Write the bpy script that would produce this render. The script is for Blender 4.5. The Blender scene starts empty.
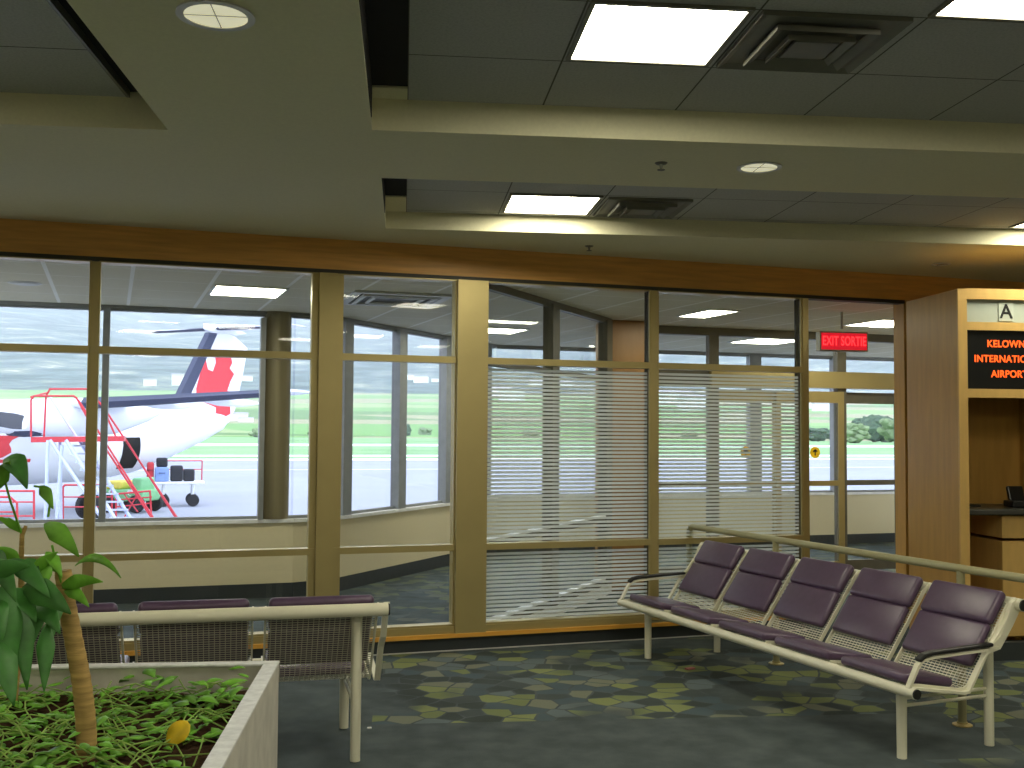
import bpy, bmesh, math, random
from mathutils import Vector, Matrix
random.seed(7)
C = bpy.context.scene
COL = C.collection
R = math.radians

# ------------------------------------------------------------------ camera
FPX, EYE = 1050.0, 1.65
YAW, PITCH, ROLL = R(5.87), R(2.6), R(0.4)
fw = Vector((math.sin(YAW)*math.cos(PITCH), math.cos(YAW)*math.cos(PITCH), math.sin(PITCH)))
r0 = Vector((math.cos(YAW), -math.sin(YAW), 0)); u0 = r0.cross(fw)
rt = r0*math.cos(ROLL)+u0*math.sin(ROLL); up = u0*math.cos(ROLL)-r0*math.sin(ROLL)
cd = bpy.data.cameras.new('camera'); cd.sensor_width = 36; cd.lens = 36*FPX/1024
cd.clip_start = .05; cd.clip_end = 9000
cam = bpy.data.objects.new('camera', cd); COL.objects.link(cam)
m = Matrix((rt, up, -fw)).transposed().to_4x4(); m.translation = Vector((0, 0, EYE))
cam.matrix_world = m; C.camera = cam
# ------------------------------------------------------------------ overcast sky, exposure
w = bpy.data.worlds.new('overcast_sky'); C.world = w; w.use_nodes = True
bg = w.node_tree.nodes['Background']
bg.inputs[0].default_value = (.86, .93, 1.06, 1); bg.inputs[1].default_value = 3.6
C.view_settings.view_transform = 'Standard'; C.view_settings.look = 'None'
C.view_settings.exposure = 0.0; C.view_settings.gamma = 1.0
C.view_settings.use_curve_mapping = False
C.cycles.transparent_max_bounces = 40
C.cycles.max_bounces = 12; C.cycles.diffuse_bounces = 5; C.cycles.glossy_bounces = 4; C.cycles.volume_bounces = 2
PANEL_E = 26.0      # troffer diffusers
HALL_E = 27.0      # corridor troffers
HAZE = 4.6e-4        # valley haze density
DOWN_E = .5      # recessed downlights

# ------------------------------------------------------------------ helpers
def at(px, py, Y):
    """the point at depth Y that the photograph shows at px, py"""
    d = fw+rt*((px-512)/FPX)-up*((py-384)/FPX)
    return Vector((0, 0, EYE))+d*(Y/d.y)

class MB:
    def __init__(s): s.bm = bmesh.new()
    def box(s, x0, x1, y0, y1, z0, z1, M=None, mi=0):
        v = [s.bm.verts.new((x, y, z)) for x in (x0, x1) for y in (y0, y1) for z in (z0, z1)]
        for f in ((0,1,3,2),(4,6,7,5),(0,4,5,1),(2,3,7,6),(0,2,6,4),(1,5,7,3)):
            s.bm.faces.new([v[i] for i in f]).material_index = mi
        if M is not None:
            for a in v: a.co = M @ a.co
        return s
    def rbox(s, sx, sy, sz, r, M=Matrix(), seg=3):
        b = bmesh.new(); bmesh.ops.create_cube(b, size=1)
        for v in b.verts: v.co = Vector((v.co.x*sx, v.co.y*sy, v.co.z*sz))
        bmesh.ops.bevel(b, geom=b.edges[:]+b.verts[:], offset=min(r, sx*.49, sy*.49, sz*.49), segments=seg, profile=.5, affect='EDGES')
        s.merge(b, M); return s
    def merge(s, b, M=Matrix()):
        mp = {}
        for v in b.verts: mp[v] = s.bm.verts.new(M @ v.co)
        for f in b.faces:
            try: s.bm.faces.new([mp[v] for v in f.verts])
            except ValueError: pass
        b.free()
    def tube(s, pts, r, n=12, cap=True, taper=None):
        pts = [Vector(p) for p in pts]; rings = []; prev = None
        for i, p in enumerate(pts):
            a = (p-pts[i-1]).normalized() if i else None
            b = (pts[i+1]-p).normalized() if i < len(pts)-1 else None
            t = ((a or b)+(b or a)).normalized()
            if prev is None:
                h = Vector((0, 0, 1)) if abs(t.z) < .9 else Vector((1, 0, 0))
                x = t.cross(h).normalized()
            else:
                x = (prev-t*prev.dot(t)).normalized()
            prev = x; y = t.cross(x)
            k = 1.0
            if a and b: k = 1/max(.5, math.sqrt((1+a.dot(b))/2))
            rr = r if taper is None else taper[i]
            rings.append([s.bm.verts.new(p+(x*math.cos(2*math.pi*j/n)+y*math.sin(2*math.pi*j/n))*rr*(k if k < 1.4 else 1.4)) for j in range(n)])
        for q in range(len(rings)-1):
            for j in range(n):
                s.bm.faces.new((rings[q][j], rings[q][(j+1) % n], rings[q+1][(j+1) % n], rings[q+1][j]))
        if cap:
            s.bm.faces.new(rings[0][::-1]); s.bm.faces.new(rings[-1])
        return s
    def lathe(s, prof, n=32, M=Matrix(), cap=False):
        rings = []
        for r, z in prof:
            rings.append([s.bm.verts.new(M @ Vector((r*math.cos(2*math.pi*j/n), r*math.sin(2*math.pi*j/n), z))) for j in range(n)])
        for q in range(len(rings)-1):
            for j in range(n):
                s.bm.faces.new((rings[q][j], rings[q][(j+1) % n], rings[q+1][(j+1) % n], rings[q+1][j]))
        if cap:
            s.bm.faces.new(rings[0][::-1]); s.bm.faces.new(rings[-1])
        return s
    def prism(s, poly, d0, d1, axis='z', M=Matrix()):
        def P(a, b, d):
            return M @ Vector({'z': (a, b, d), 'x': (d, a, b), 'y': (a, d, b)}[axis])
        A = [s.bm.verts.new(P(a, b, d0)) for a, b in poly]; B = [s.bm.verts.new(P(a, b, d1)) for a, b in poly]
        s.bm.faces.new(A[::-1]); s.bm.faces.new(B); n = len(poly)
        for i in range(n): s.bm.faces.new((A[i], A[(i+1) % n], B[(i+1) % n], B[i]))
        return s
    def loft(s, rings, cap=True):
        rs = [[s.bm.verts.new(p) for p in r] for r in rings]; n = len(rs[0])
        for q in range(len(rs)-1):
            for j in range(n):
                s.bm.faces.new((rs[q][j], rs[q][(j+1) % n], rs[q+1][(j+1) % n], rs[q+1][j]))
        if cap:
            s.bm.faces.new(rs[0][::-1]); s.bm.faces.new(rs[-1])
        return s
    def bar(s, path, wx, th, x):
        """flat bar following a (y, z) path at x"""
        n = len(path); ring = []
        for i, (a, b) in enumerate(path):
            p0 = Vector(path[max(0, i-1)]); p1 = Vector(path[min(n-1, i+1)])
            t = (p1-p0).normalized(); nn = Vector((-t.y, t.x))*th/2
            ring.append([(x-wx/2, a+nn.x, b+nn.y), (x+wx/2, a+nn.x, b+nn.y), (x+wx/2, a-nn.x, b-nn.y), (x-wx/2, a-nn.x, b-nn.y)])
        return s.loft([[Vector(p) for p in r] for r in ring])
    def build(s, name, mat, parent=None, smooth=False, loc=None, rotz=0, bevel=0, solid=0):
        bmesh.ops.recalc_face_normals(s.bm, faces=s.bm.faces[:])
        me = bpy.data.meshes.new(name); s.bm.to_mesh(me); s.bm.free()
        for mm in (mat if isinstance(mat, (list, tuple)) else [mat]): me.materials.append(mm)
        if smooth:
            for p in me.polygons: p.use_smooth = True
            try: me.set_sharp_from_angle(angle=R(40))
            except Exception: pass
        o = bpy.data.objects.new(name, me); COL.objects.link(o)
        if parent: o.parent = parent
        if loc is not None: o.location = loc
        o.rotation_euler = (0, 0, rotz)
        if solid:
            d = o.modifiers.new('thickness', 'SOLIDIFY'); d.thickness = solid; d.offset = 0
        if bevel:
            d = o.modifiers.new('bevel', 'BEVEL'); d.width = bevel; d.segments = 2; d.limit_method = 'ANGLE'
        return o

def tag(o, label=None, cat=None, group=None, kind=None):
    if label: o['label'] = label
    if cat: o['category'] = cat
    if group: o['group'] = group
    if kind: o['kind'] = kind
    return o
def thing(name, label, cat, loc=(0, 0, 0), rotz=0, group=None):
    o = bpy.data.objects.new(name, None); COL.objects.link(o); o.empty_display_size = .1
    o.location = loc; o.rotation_euler = (0, 0, rotz)
    return tag(o, label, cat, group)
def struct(o): o['kind'] = 'structure'; return o
def sthing(name, loc=(0, 0, 0), rotz=0):
    o = bpy.data.objects.new(name, None); COL.objects.link(o); o.location = loc; o.rotation_euler = (0, 0, rotz)
    return struct(o)
def dup(root, loc=None, rotz=None, label=None):
    r = root.copy(); COL.objects.link(r)
    if loc is not None: r.location = loc
    if rotz is not None: r.rotation_euler = (0, 0, rotz)
    if label: r['label'] = label
    for ch in list(root.children):
        c = ch.copy(); COL.objects.link(c); c.parent = r
        for g in list(ch.children):
            d = g.copy(); COL.objects.link(d); d.parent = c
    return r

# ------------------------------------------------------------------ materials
def new(name):
    mt = bpy.data.materials.new(name); mt.use_nodes = True
    nt = mt.node_tree; return mt, nt, nt.nodes, nt.links, nt.nodes['Principled BSDF']
def mat(name, col, rough=.5, metal=0., spec=.5, var=.08, scale=12., bump=0., stretch=None, sheen=0):
    mt, nt, N, L, b = new(name)
    b.inputs['Roughness'].default_value = rough; b.inputs['Metallic'].default_value = metal
    b.inputs['Specular IOR Level'].default_value = spec
    tc = N.new('ShaderNodeTexCoord'); mp = N.new('ShaderNodeMapping')
    L.new(tc.outputs['Object'], mp.inputs['Vector'])
    if stretch: mp.inputs['Scale'].default_value = stretch
    no = N.new('ShaderNodeTexNoise'); no.inputs['Scale'].default_value = scale; no.inputs['Detail'].default_value = 4
    L.new(mp.outputs[0], no.inputs['Vector'])
    cr = N.new('ShaderNodeValToRGB')
    cr.color_ramp.elements[0].position = .3; cr.color_ramp.elements[1].position = .7
    cr.color_ramp.elements[0].color = [c*(1-var) for c in col]+[1]
    cr.color_ramp.elements[1].color = [min(1, c*(1+var)) for c in col]+[1]
    L.new(no.outputs['Fac'], cr.inputs['Fac']); L.new(cr.outputs['Color'], b.inputs['Base Color'])
    if bump:
        bp = N.new('ShaderNodeBump'); bp.inputs['Strength'].default_value = bump; bp.inputs['Distance'].default_value = .01
        L.new(no.outputs['Fac'], bp.inputs['Height']); L.new(bp.outputs[0], b.inputs['Normal'])
    return mt
def emit(name, col, e):
    mt, nt, N, L, b = new(name)
    b.inputs['Base Color'].default_value = (*[min(1, c*.8) for c in col], 1)
    b.inputs['Emission Color'].default_value = (*col, 1); b.inputs['Emission Strength'].default_value = e
    tc = N.new('ShaderNodeTexCoord'); no = N.new('ShaderNodeTexNoise'); no.inputs['Scale'].default_value = 40
    L.new(tc.outputs['Object'], no.inputs['Vector'])
    rm = N.new('ShaderNodeMapRange'); rm.inputs['To Min'].default_value = e*.96; rm.inputs['To Max'].default_value = e*1.05
    L.new(no.outputs['Fac'], rm.inputs['Value']); L.new(rm.outputs[0], b.inputs['Emission Strength'])
    return mt
def glass(name, tint=(.945, .957, .957), ior=1.45):
    mt, nt, N, L, b = new(name); N.remove(b)
    out = N['Material Output']; tr = N.new('ShaderNodeBsdfTransparent'); gl = N.new('ShaderNodeBsdfGlossy')
    tr.inputs[0].default_value = (*tint, 1); gl.inputs['Roughness'].default_value = .02
    lw = N.new('ShaderNodeLayerWeight'); lw.inputs['Blend'].default_value = .5
    pw = N.new('ShaderNodeMath'); pw.operation = 'POWER'; pw.inputs[1].default_value = 5; L.new(lw.outputs['Facing'], pw.inputs[0])
    fr = N.new('ShaderNodeMapRange'); fr.inputs['To Min'].default_value = .015; fr.inputs['To Max'].default_value = .9; L.new(pw.outputs[0], fr.inputs['Value'])
    mx = N.new('ShaderNodeMixShader'); L.new(fr.outputs[0], mx.inputs[0]); L.new(tr.outputs[0], mx.inputs[1]); L.new(gl.outputs[0], mx.inputs[2])
    L.new(mx.outputs[0], out.inputs['Surface']); return mt

M = {}
M['gold'] = mat('champagne_aluminium', (.44, .36, .155), .42, .55, .5, .05, 3)
M['gold_dark'] = mat('bronze_gasket', (.035, .033, .022), .6)
M['greymetal'] = mat('grey_anodised_mullion', (.26, .27, .27), .5, .2)
M['column'] = mat('olive_brown_column_cladding', (.20, .17, .095), .5, .2, .5, .3, 10, stretch=(1, 1, .02))
M['handrail'] = mat('olive_champagne_rail', (.36, .34, .19), .4, .2, .5, .04, 5)
M['darkmetal'] = mat('dark_bronze_mullion', (.13, .12, .085), .5, .2)
M['soffit'] = mat('painted_drywall_soffit', (.72, .69, .48), .9, 0, .2, .03, 60)
M['hallwall'] = mat('beige_painted_wall', (.76, .67, .44), .8, 0, .2, .02, 30)
M['roomwall'] = mat('room_wall_paint', (.50, .45, .32), .85, 0, .2, .03, 30)
M['sillwhite'] = mat('white_sill', (.90, .90, .88), .35)
M['cove'] = mat('dark_rubber_cove_base', (.034, .042, .044), .7)
M['wood_dark'] = mat('stained_maple_fascia', (.68, .36, .10), .45, 0, .4, .14, 2.5, stretch=(1, 1, 14))
M['wood'] = mat('maple_veneer', (.47, .265, .06), .4, 0, .4, .10, 3, stretch=(6, 6, .8))
M['wood_post'] = mat('brown_maple_post', (.36, .19, .065), .4, 0, .4, .10, 3, stretch=(6, 6, .8))
M['wood_light'] = mat('light_maple_edge', (.62, .40, .13), .4, 0, .4, .08, 4, stretch=(4, 4, 1))
M['bright_wood'] = mat('golden_maple_ledge', (.70, .36, .06), .4, 0, .4, .10, 3, stretch=(1, 8, 8))
M['white_metal'] = mat('cream_powder_coated_steel', (.74, .72, .56), .32, 0, .5, .02, 6)
M['black'] = mat('black_rubber', (.012, .012, .012), .45)
M['vinyl'] = mat('aubergine_vinyl', (.082, .048, .094), .33, 0, .5, .10, 25, bump=.06)
M['planter'] = mat('weathered_white_planter', (.56, .54, .47), .55, 0, .4, .14, 9)
M['rim'] = mat('pale_planter_rim', (.66, .67, .66), .5, 0, .4, .14, 26)
M['soil'] = mat('dark_potting_soil', (.05, .026, .013), .95, 0, .1, .5, 40, bump=.6)
M['trunk'] = mat('ringed_cane_trunk', (.42, .28, .10), .75, 0, .2, .35, 8, bump=.4, stretch=(1, 1, 8))
M['leaf'] = mat('dark_green_leaf', (.05, .20, .03), .5, 0, .5, .35, 14)
M['leaf_light'] = mat('fresh_green_leaf', (.15, .38, .035), .5, 0, .3, .5, 9)
M['vine'] = mat('pale_vine', (.26, .40, .09), .6, 0, .2, .3, 6)
M['yellow_leaf'] = mat('yellowed_leaf', (.72, .50, .02), .5, 0, .3, .12, 30)
M['led_black'] = mat('black_display_face', (.006, .007, .007), .3)
M['led'] = emit('orange_led', (1., .10, .01), 1.6)
M['signgrey'] = mat('pale_green_grey_sign', (.40, .45, .38), .5, 0, .4, .03)
M['signplate'] = mat('letter_plate', (.45, .50, .43), .4)
M['ink'] = mat('black_ink', (.006, .006, .006), .5)
M['counter'] = mat('dark_counter_laminate', (.05, .05, .042), .3)
M['troffer'] = emit('troffer_diffuser', (1., .94, .74), PANEL_E)
M['hall_troffer'] = emit('hall_troffer_diffuser', (1., .96, .74), HALL_E)
M['lampglow'] = emit('downlight_reflector_glow', (1., .96, .66), DOWN_E)
M['lampdull'] = mat('silver_lamp_reflector', (.7, .7, .66), .25, .6)
M['whitepaint'] = mat('white_enamel_trim', (.62, .62, .58), .4)
M['vent'] = mat('dark_grey_diffuser', (.16, .16, .13), .5)
M['hall_vent'] = mat('white_hall_diffuser', (.60, .62, .60), .5)
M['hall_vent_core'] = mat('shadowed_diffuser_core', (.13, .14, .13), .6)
M['exit_glow'] = emit('exit_sign_letters', (1., .03, .035), 2.2)
M['exit_face'] = emit('exit_sign_face', (.75, .012, .03), .75)
M['exit_box'] = mat('grey_exit_housing', (.33, .33, .28), .5)
M['sticker'] = mat('yellow_sticker', (.85, .55, .01), .4)
M['glass'] = glass('clear_pane')
M['outer_glass'] = glass('outer_pane', (.93, .935, .975))
M['void'] = mat('painted_dark_void', (.004, .004, .004), .9)
M['pink'] = mat('pink_paper', (.45, .16, .16), .8)
M['paper'] = mat('white_paper', (.75, .75, .72), .8)
# outdoors
M['planewhite'] = mat('white_aircraft_paint', (.86, .88, .90), .35, 0, .5, .02)
M['boot'] = mat('dark_deicing_boot', (.045, .055, .10), .6)
M['planered'] = mat('red_livery', (.75, .045, .06), .4)
M['propdark'] = mat('dark_prop', (.04, .045, .06), .5)
M['redpaint'] = mat('red_rail_paint', (.55, .03, .045), .45)
M['aluminium'] = mat('pale_blue_ladder', (.55, .62, .80), .4, .2)
M['tyre'] = mat('tyre', (.02, .02, .022), .8)
M['cartwhite'] = mat('cart_white', (.80, .82, .82), .5)
M['bagblue'] = mat('light_blue_bag', (.22, .33, .62), .7)
M['bagblack'] = mat('black_bag', (.02, .022, .03), .7)
M['bagred'] = mat('red_bag', (.55, .04, .05), .7)
M['tuggreen'] = mat('tug_green', (.20, .48, .22), .5)
M['tugyellow'] = mat('tug_yellow', (.75, .62, .10), .5)
M['concrete'] = mat('apron_concrete', (.42, .43, .47), .8, 0, .2, .05, .15)
M['asphalt'] = mat('apron_asphalt', (.33, .35, .40), .85, 0, .2, .06, .2)
M['runway'] = mat('pale_runway', (.78, .79, .80), .8, 0, .2, .05, .2)
M['grass'] = mat('mown_grass', (.25, .42, .20), .9, 0, .1, .18, .05)
M['housewhite'] = mat('distant_house_white', (.85, .85, .85), .7)
M['roofgrey'] = mat('distant_roof', (.40, .38, .40), .8)
M['foliage'] = mat('tree_foliage', (.085, .13, .085), .9, 0, .1, .4, .6)
M['foliage2'] = mat('pale_bush_foliage', (.20, .27, .14), .9, 0, .1, .35, .6)
M['bark'] = mat('bark', (.10, .07, .05), .9)

def carpet():
    mt, nt, N, L, b = new('patterned_carpet'); b.inputs['Roughness'].default_value = .95; b.inputs['Specular IOR Level'].default_value = .1
    tc = N.new('ShaderNodeTexCoord')
    def math_(op, a, c=None, clamp=False):
        n = N.new('ShaderNodeMath'); n.operation = op; n.use_clamp = clamp
        for i, v in enumerate((a, c)):
            if v is None: continue
            if isinstance(v, (int, float)): n.inputs[i].default_value = v
            else: L.new(v, n.inputs[i])
        return n.outputs[0]
    sp = N.new('ShaderNodeSeparateXYZ'); L.new(tc.outputs['Object'], sp.inputs[0])
    X, Y = sp.outputs[0], sp.outputs[1]
    def band(v, a, c): return math_('MULTIPLY', math_('GREATER_THAN', v, a), math_('LESS_THAN', v, c))
    m1 = math_('MULTIPLY', math_('GREATER_THAN', X, -.16), band(Y, 6.03, 7.95))
    m2 = math_('MULTIPLY', math_('GREATER_THAN', X, 2.62), band(Y, 3.2, 5.17))
    m3 = math_('MULTIPLY', math_('GREATER_THAN', X, 3.2), band(Y, 5.0, 6.1))
    m4 = math_('MULTIPLY', math_('GREATER_THAN', X, -.7), math_('GREATER_THAN', Y, 8.3))
    mask = math_('MAXIMUM', math_('MAXIMUM', m1, m2), math_('MAXIMUM', m3, math_('MULTIPLY', m4, .4)))
    # angular shards: two rotated voronoi grids
    mp = N.new('ShaderNodeMapping'); mp.inputs['Rotation'].default_value = (0, 0, R(24)); mp.inputs['Scale'].default_value = (7.2, 8.2, 1)
    L.new(tc.outputs['Object'], mp.inputs['Vector'])
    ds = N.new('ShaderNodeTexNoise'); ds.inputs['Scale'].default_value = 1.1; L.new(mp.outputs[0], ds.inputs['Vector'])
    mx = N.new('ShaderNodeMixRGB'); mx.inputs[0].default_value = .14; L.new(mp.outputs[0], mx.inputs[1]); L.new(ds.outputs['Color'], mx.inputs[2])
    v1 = N.new('ShaderNodeTexVoronoi'); v1.voronoi_dimensions = '2D'; v1.inputs['Scale'].default_value = 1.; v1.inputs['Randomness'].default_value = .85
    v2 = N.new('ShaderNodeTexVoronoi'); v2.voronoi_dimensions = '2D'; v2.feature = 'DISTANCE_TO_EDGE'; v2.inputs['Scale'].default_value = 1.; v2.inputs['Randomness'].default_value = .85
    L.new(mx.outputs[0], v1.inputs['Vector']); L.new(mx.outputs[0], v2.inputs['Vector'])
    s2 = N.new('ShaderNodeSeparateXYZ'); L.new(v1.outputs['Color'], s2.inputs[0])
    cr = N.new('ShaderNodeValToRGB'); cr.color_ramp.interpolation = 'CONSTANT'
    cols = [(0, (.052, .064, .060)), (.22, (.085, .125, .145)), (.40, (.24, .28, .10)), (.54, (.075, .092, .088)), (.66, (.25, .26, .18)), (.80, (.30, .34, .12)), (.9, (.16, .20, .21))]
    e = cr.color_ramp.elements
    e[0].position, e[0].color = 0, (*cols[0][1], 1); e[1].position, e[1].color = cols[1][0], (*cols[1][1], 1)
    for p, c in cols[2:]:
        k = e.new(p); k.color = (*c, 1)
    L.new(s2.outputs[0], cr.inputs[0])
    edge = math_('GREATER_THAN', v2.outputs['Distance'], .045)
    no = N.new('ShaderNodeTexNoise'); no.inputs['Scale'].default_value = 5.5; no.inputs['Detail'].default_value = 8; L.new(tc.outputs['Object'], no.inputs['Vector'])
    base = N.new('ShaderNodeValToRGB'); base.color_ramp.elements[0].position = .35; base.color_ramp.elements[1].position = .68
    base.color_ramp.elements[0].color = (.074, .092, .094, 1); base.color_ramp.elements[1].color = (.110, .134, .136, 1)
    L.new(no.outputs['Fac'], base.inputs[0])
    patch = N.new('ShaderNodeValToRGB'); patch.color_ramp.elements[0].position = .34; patch.color_ramp.elements[1].position = .46
    n2 = N.new('ShaderNodeTexNoise'); n2.inputs['Scale'].default_value = 1.3; L.new(tc.outputs['Object'], n2.inputs['Vector']); L.new(n2.outputs['Fac'], patch.inputs[0])
    fac = math_('MULTIPLY', math_('MULTIPLY', math_('MULTIPLY', mask, edge), patch.outputs[0]), .72)
    mixc = N.new('ShaderNodeMixRGB'); L.new(fac, mixc.inputs[0]); L.new(base.outputs[0], mixc.inputs[1]); L.new(cr.outputs[0], mixc.inputs[2])
    f2 = N.new('ShaderNodeTexNoise'); f2.inputs['Scale'].default_value = 180; L.new(tc.outputs['Object'], f2.inputs['Vector'])
    mu = N.new('ShaderNodeMixRGB'); mu.blend_type = 'MULTIPLY'; mu.inputs[0].default_value = .35
    L.new(mixc.outputs[0], mu.inputs[1]); L.new(f2.outputs['Fac'], mu.inputs[2]); L.new(mu.outputs[0], b.inputs['Base Color'])
    bp = N.new('ShaderNodeBump'); bp.inputs['Strength'].default_value = .4; bp.inputs['Distance'].default_value = .004
    L.new(f2.outputs['Fac'], bp.inputs['Height']); L.new(bp.outputs[0], b.inputs['Normal'])
    return mt
M['carpet'] = carpet()

def tiles(name, col, line, step, off, wd, rough=.8, lines_y=True, fleck=True):
    """ceiling tiles: joint lines every step metres"""
    mt, nt, N, L, b = new(name); b.inputs['Roughness'].default_value = rough; b.inputs['Specular IOR Level'].default_value = .2
    tc = N.new('ShaderNodeTexCoord'); sp = N.new('ShaderNodeSeparateXYZ'); L.new(tc.outputs['Object'], sp.inputs[0])
    facs = []
    for i, (o, wdt, st) in enumerate(((off[0], wd[0], step[0]), (off[1], wd[1], step[1]))):
        a = N.new('ShaderNodeMath'); a.operation = 'ADD'; a.inputs[1].default_value = -o+1000*st+wdt/2; L.new(sp.outputs[i], a.inputs[0])
        q = N.new('ShaderNodeMath'); q.operation = 'MODULO'; q.inputs[1].default_value = st; L.new(a.outputs[0], q.inputs[0])
        l = N.new('ShaderNodeMath'); l.operation = 'LESS_THAN'; l.inputs[1].default_value = wdt; L.new(q.outputs[0], l.inputs[0]); facs.append(l.outputs[0])
    mxx = N.new('ShaderNodeMath'); mxx.operation = 'MAXIMUM'; L.new(facs[0], mxx.inputs[0]); L.new(facs[1], mxx.inputs[1])
    no = N.new('ShaderNodeTexNoise'); no.inputs['Scale'].default_value = 90; L.new(tc.outputs['Object'], no.inputs['Vector'])
    cr = N.new('ShaderNodeValToRGB'); cr.color_ramp.elements[0].position = .35; cr.color_ramp.elements[1].position = .6
    cr.color_ramp.elements[0].color = (*[c*.86 for c in col], 1); cr.color_ramp.elements[1].color = (*col, 1); L.new(no.outputs['Fac'], cr.inputs[0])
    mx = N.new('ShaderNodeMixRGB'); mx.inputs[2].default_value = (*line, 1); L.new(mxx.outputs[0], mx.inputs[0]); L.new(cr.outputs[0], mx.inputs[1])
    L.new(mx.outputs[0], b.inputs['Base Color']); return mt
TX = .625
M['tiles'] = tiles('dark_acoustic_tile', (.47, .48, .46), (.10, .10, .085), (.645, .62), (.645, 3.69), (.008, .008))
M['tilesC'] = tiles('dark_acoustic_tile_far', (.47, .48, .46), (.10, .10, .085), (.645, .62), (.645, 6.63), (.008, .008))
M['tilesA'] = tiles('dark_acoustic_tile_left', (.47, .48, .46), (.05, .05, .042), (TX, TX), (-1.30, 4.42), (.008, .008))
M['halltiles'] = tiles('hall_ceiling_tile', (.68, .65, .50), (.86, .86, .80), (.605, .61), (-1.853, 1.15), (.03, .011))

def stripes():
    mt, nt, N, L, b = new('frosted_stripe_film'); N.remove(b); out = N['Material Output']
    di = N.new('ShaderNodeBsdfDiffuse'); di.inputs[0].default_value = (.90, .92, .895, 1)
    tl = N.new('ShaderNodeBsdfTranslucent'); tl.inputs[0].default_value = (.90, .92, .895, 1)
    tr = N.new('ShaderNodeBsdfTransparent')
    no = N.new('ShaderNodeTexNoise'); no.inputs['Scale'].default_value = 4
    tc = N.new('ShaderNodeTexCoord'); L.new(tc.outputs['Object'], no.inputs['Vector'])
    rm = N.new('ShaderNodeMapRange'); rm.inputs['To Min'].default_value = .80; rm.inputs['To Max'].default_value = .90; L.new(no.outputs['Fac'], rm.inputs['Value'])
    a = N.new('ShaderNodeMixShader'); a.inputs[0].default_value = .6; L.new(di.outputs[0], a.inputs[1]); L.new(tl.outputs[0], a.inputs[2])
    c = N.new('ShaderNodeMixShader'); L.new(rm.outputs[0], c.inputs[0]); L.new(tr.outputs[0], c.inputs[1]); L.new(a.outputs[0], c.inputs[2])
    L.new(c.outputs[0], out.inputs['Surface']); return mt
M['stripes'] = stripes()

def perforated():
    """cream sheet steel with rows of punched slots"""
    mt, nt, N, L, b = new('perforated_steel'); out = N['Material Output']
    b.inputs['Base Color'].default_value = (.62, .60, .48, 1); b.inputs['Roughness'].default_value = .4
    uv = N.new('ShaderNodeUVMap'); uv.uv_map = 'UVMap'; sp = N.new('ShaderNodeSeparateXYZ'); L.new(uv.outputs[0], sp.inputs[0])
    def per(s, st, wd):
        q = N.new('ShaderNodeMath'); q.operation = 'MODULO'; q.inputs[1].default_value = st; L.new(s, q.inputs[0])
        l = N.new('ShaderNodeMath'); l.operation = 'LESS_THAN'; l.inputs[1].default_value = wd; L.new(q.outputs[0], l.inputs[0]); return l.outputs[0]
    a = N.new('ShaderNodeMath'); a.operation = 'MULTIPLY'
    L.new(per(sp.outputs[0], .0260, .0218), a.inputs[0]); L.new(per(sp.outputs[1], .0155, .0092), a.inputs[1])
    tr = N.new('ShaderNodeBsdfTransparent'); mx = N.new('ShaderNodeMixShader')
    L.new(a.outputs[0], mx.inputs[0]); L.new(b.outputs[0], mx.inputs[1]); L.new(tr.outputs[0], mx.inputs[2]); L.new(mx.outputs[0], out.inputs['Surface'])
    return mt
M['perf'] = perforated()

def hills():
    mt, nt, N, L, b = new('hillside'); b.inputs['Roughness'].default_value = 1; b.inputs['Specular IOR Level'].default_value = 0
    tc = N.new('ShaderNodeTexCoord')
    mp = N.new('ShaderNodeMapping'); mp.inputs['Scale'].default_value = (.6, 1.0, 1.6); L.new(tc.outputs['Object'], mp.inputs['Vector'])
    no = N.new('ShaderNodeTexNoise'); no.inputs['Scale'].default_value = .022; no.inputs['Detail'].default_value = 9; no.inputs['Roughness'].default_value = .72; L.new(mp.outputs[0], no.inputs['Vector'])
    cr = N.new('ShaderNodeValToRGB'); e = cr.color_ramp.elements
    e[0].position = .34; e[0].color = (.020, .040, .065, 1); e[1].position = .52; e[1].color = (.11, .15, .17, 1)
    k = e.new(.60); k.color = (.22, .24, .18, 1); k = e.new(.66); k.color = (.50, .48, .42, 1); k = e.new(.43); k.color = (.045, .075, .07, 1)
    L.new(no.outputs['Fac'], cr.inputs[0]); L.new(cr.outputs[0], b.inputs['Base Color']); return mt
M['hills'] = hills()
def fieldmat():
    mt, nt, N, L, b = new('patchwork_fields'); b.inputs['Roughness'].default_value = 1; b.inputs['Specular IOR Level'].default_value = 0
    tc = N.new('ShaderNodeTexCoord'); mp = N.new('ShaderNodeMapping'); mp.inputs['Scale'].default_value = (.006, .022, 1); mp.inputs['Rotation'].default_value = (0, 0, R(-12))
    L.new(tc.outputs['Object'], mp.inputs['Vector'])
    v = N.new('ShaderNodeTexVoronoi'); v.voronoi_dimensions = '2D'; v.inputs['Scale'].default_value = 1; L.new(mp.outputs[0], v.inputs['Vector'])
    s = N.new('ShaderNodeSeparateXYZ'); L.new(v.outputs['Color'], s.inputs[0])
    cr = N.new('ShaderNodeValToRGB'); cr.color_ramp.interpolation = 'CONSTANT'; e = cr.color_ramp.elements
    e[0].color = (.20, .36, .13, 1); e[1].position = .3; e[1].color = (.36, .34, .22, 1)
    for p, c in ((.5, (.26, .42, .16)), (.68, (.16, .26, .11)), (.84, (.33, .40, .2))):
        k = e.new(p); k.color = (*c, 1)
    L.new(s.outputs[0], cr.inputs[0]); L.new(cr.outputs[0], b.inputs['Base Color']); return mt
M['fields'] = fieldmat()

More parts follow.
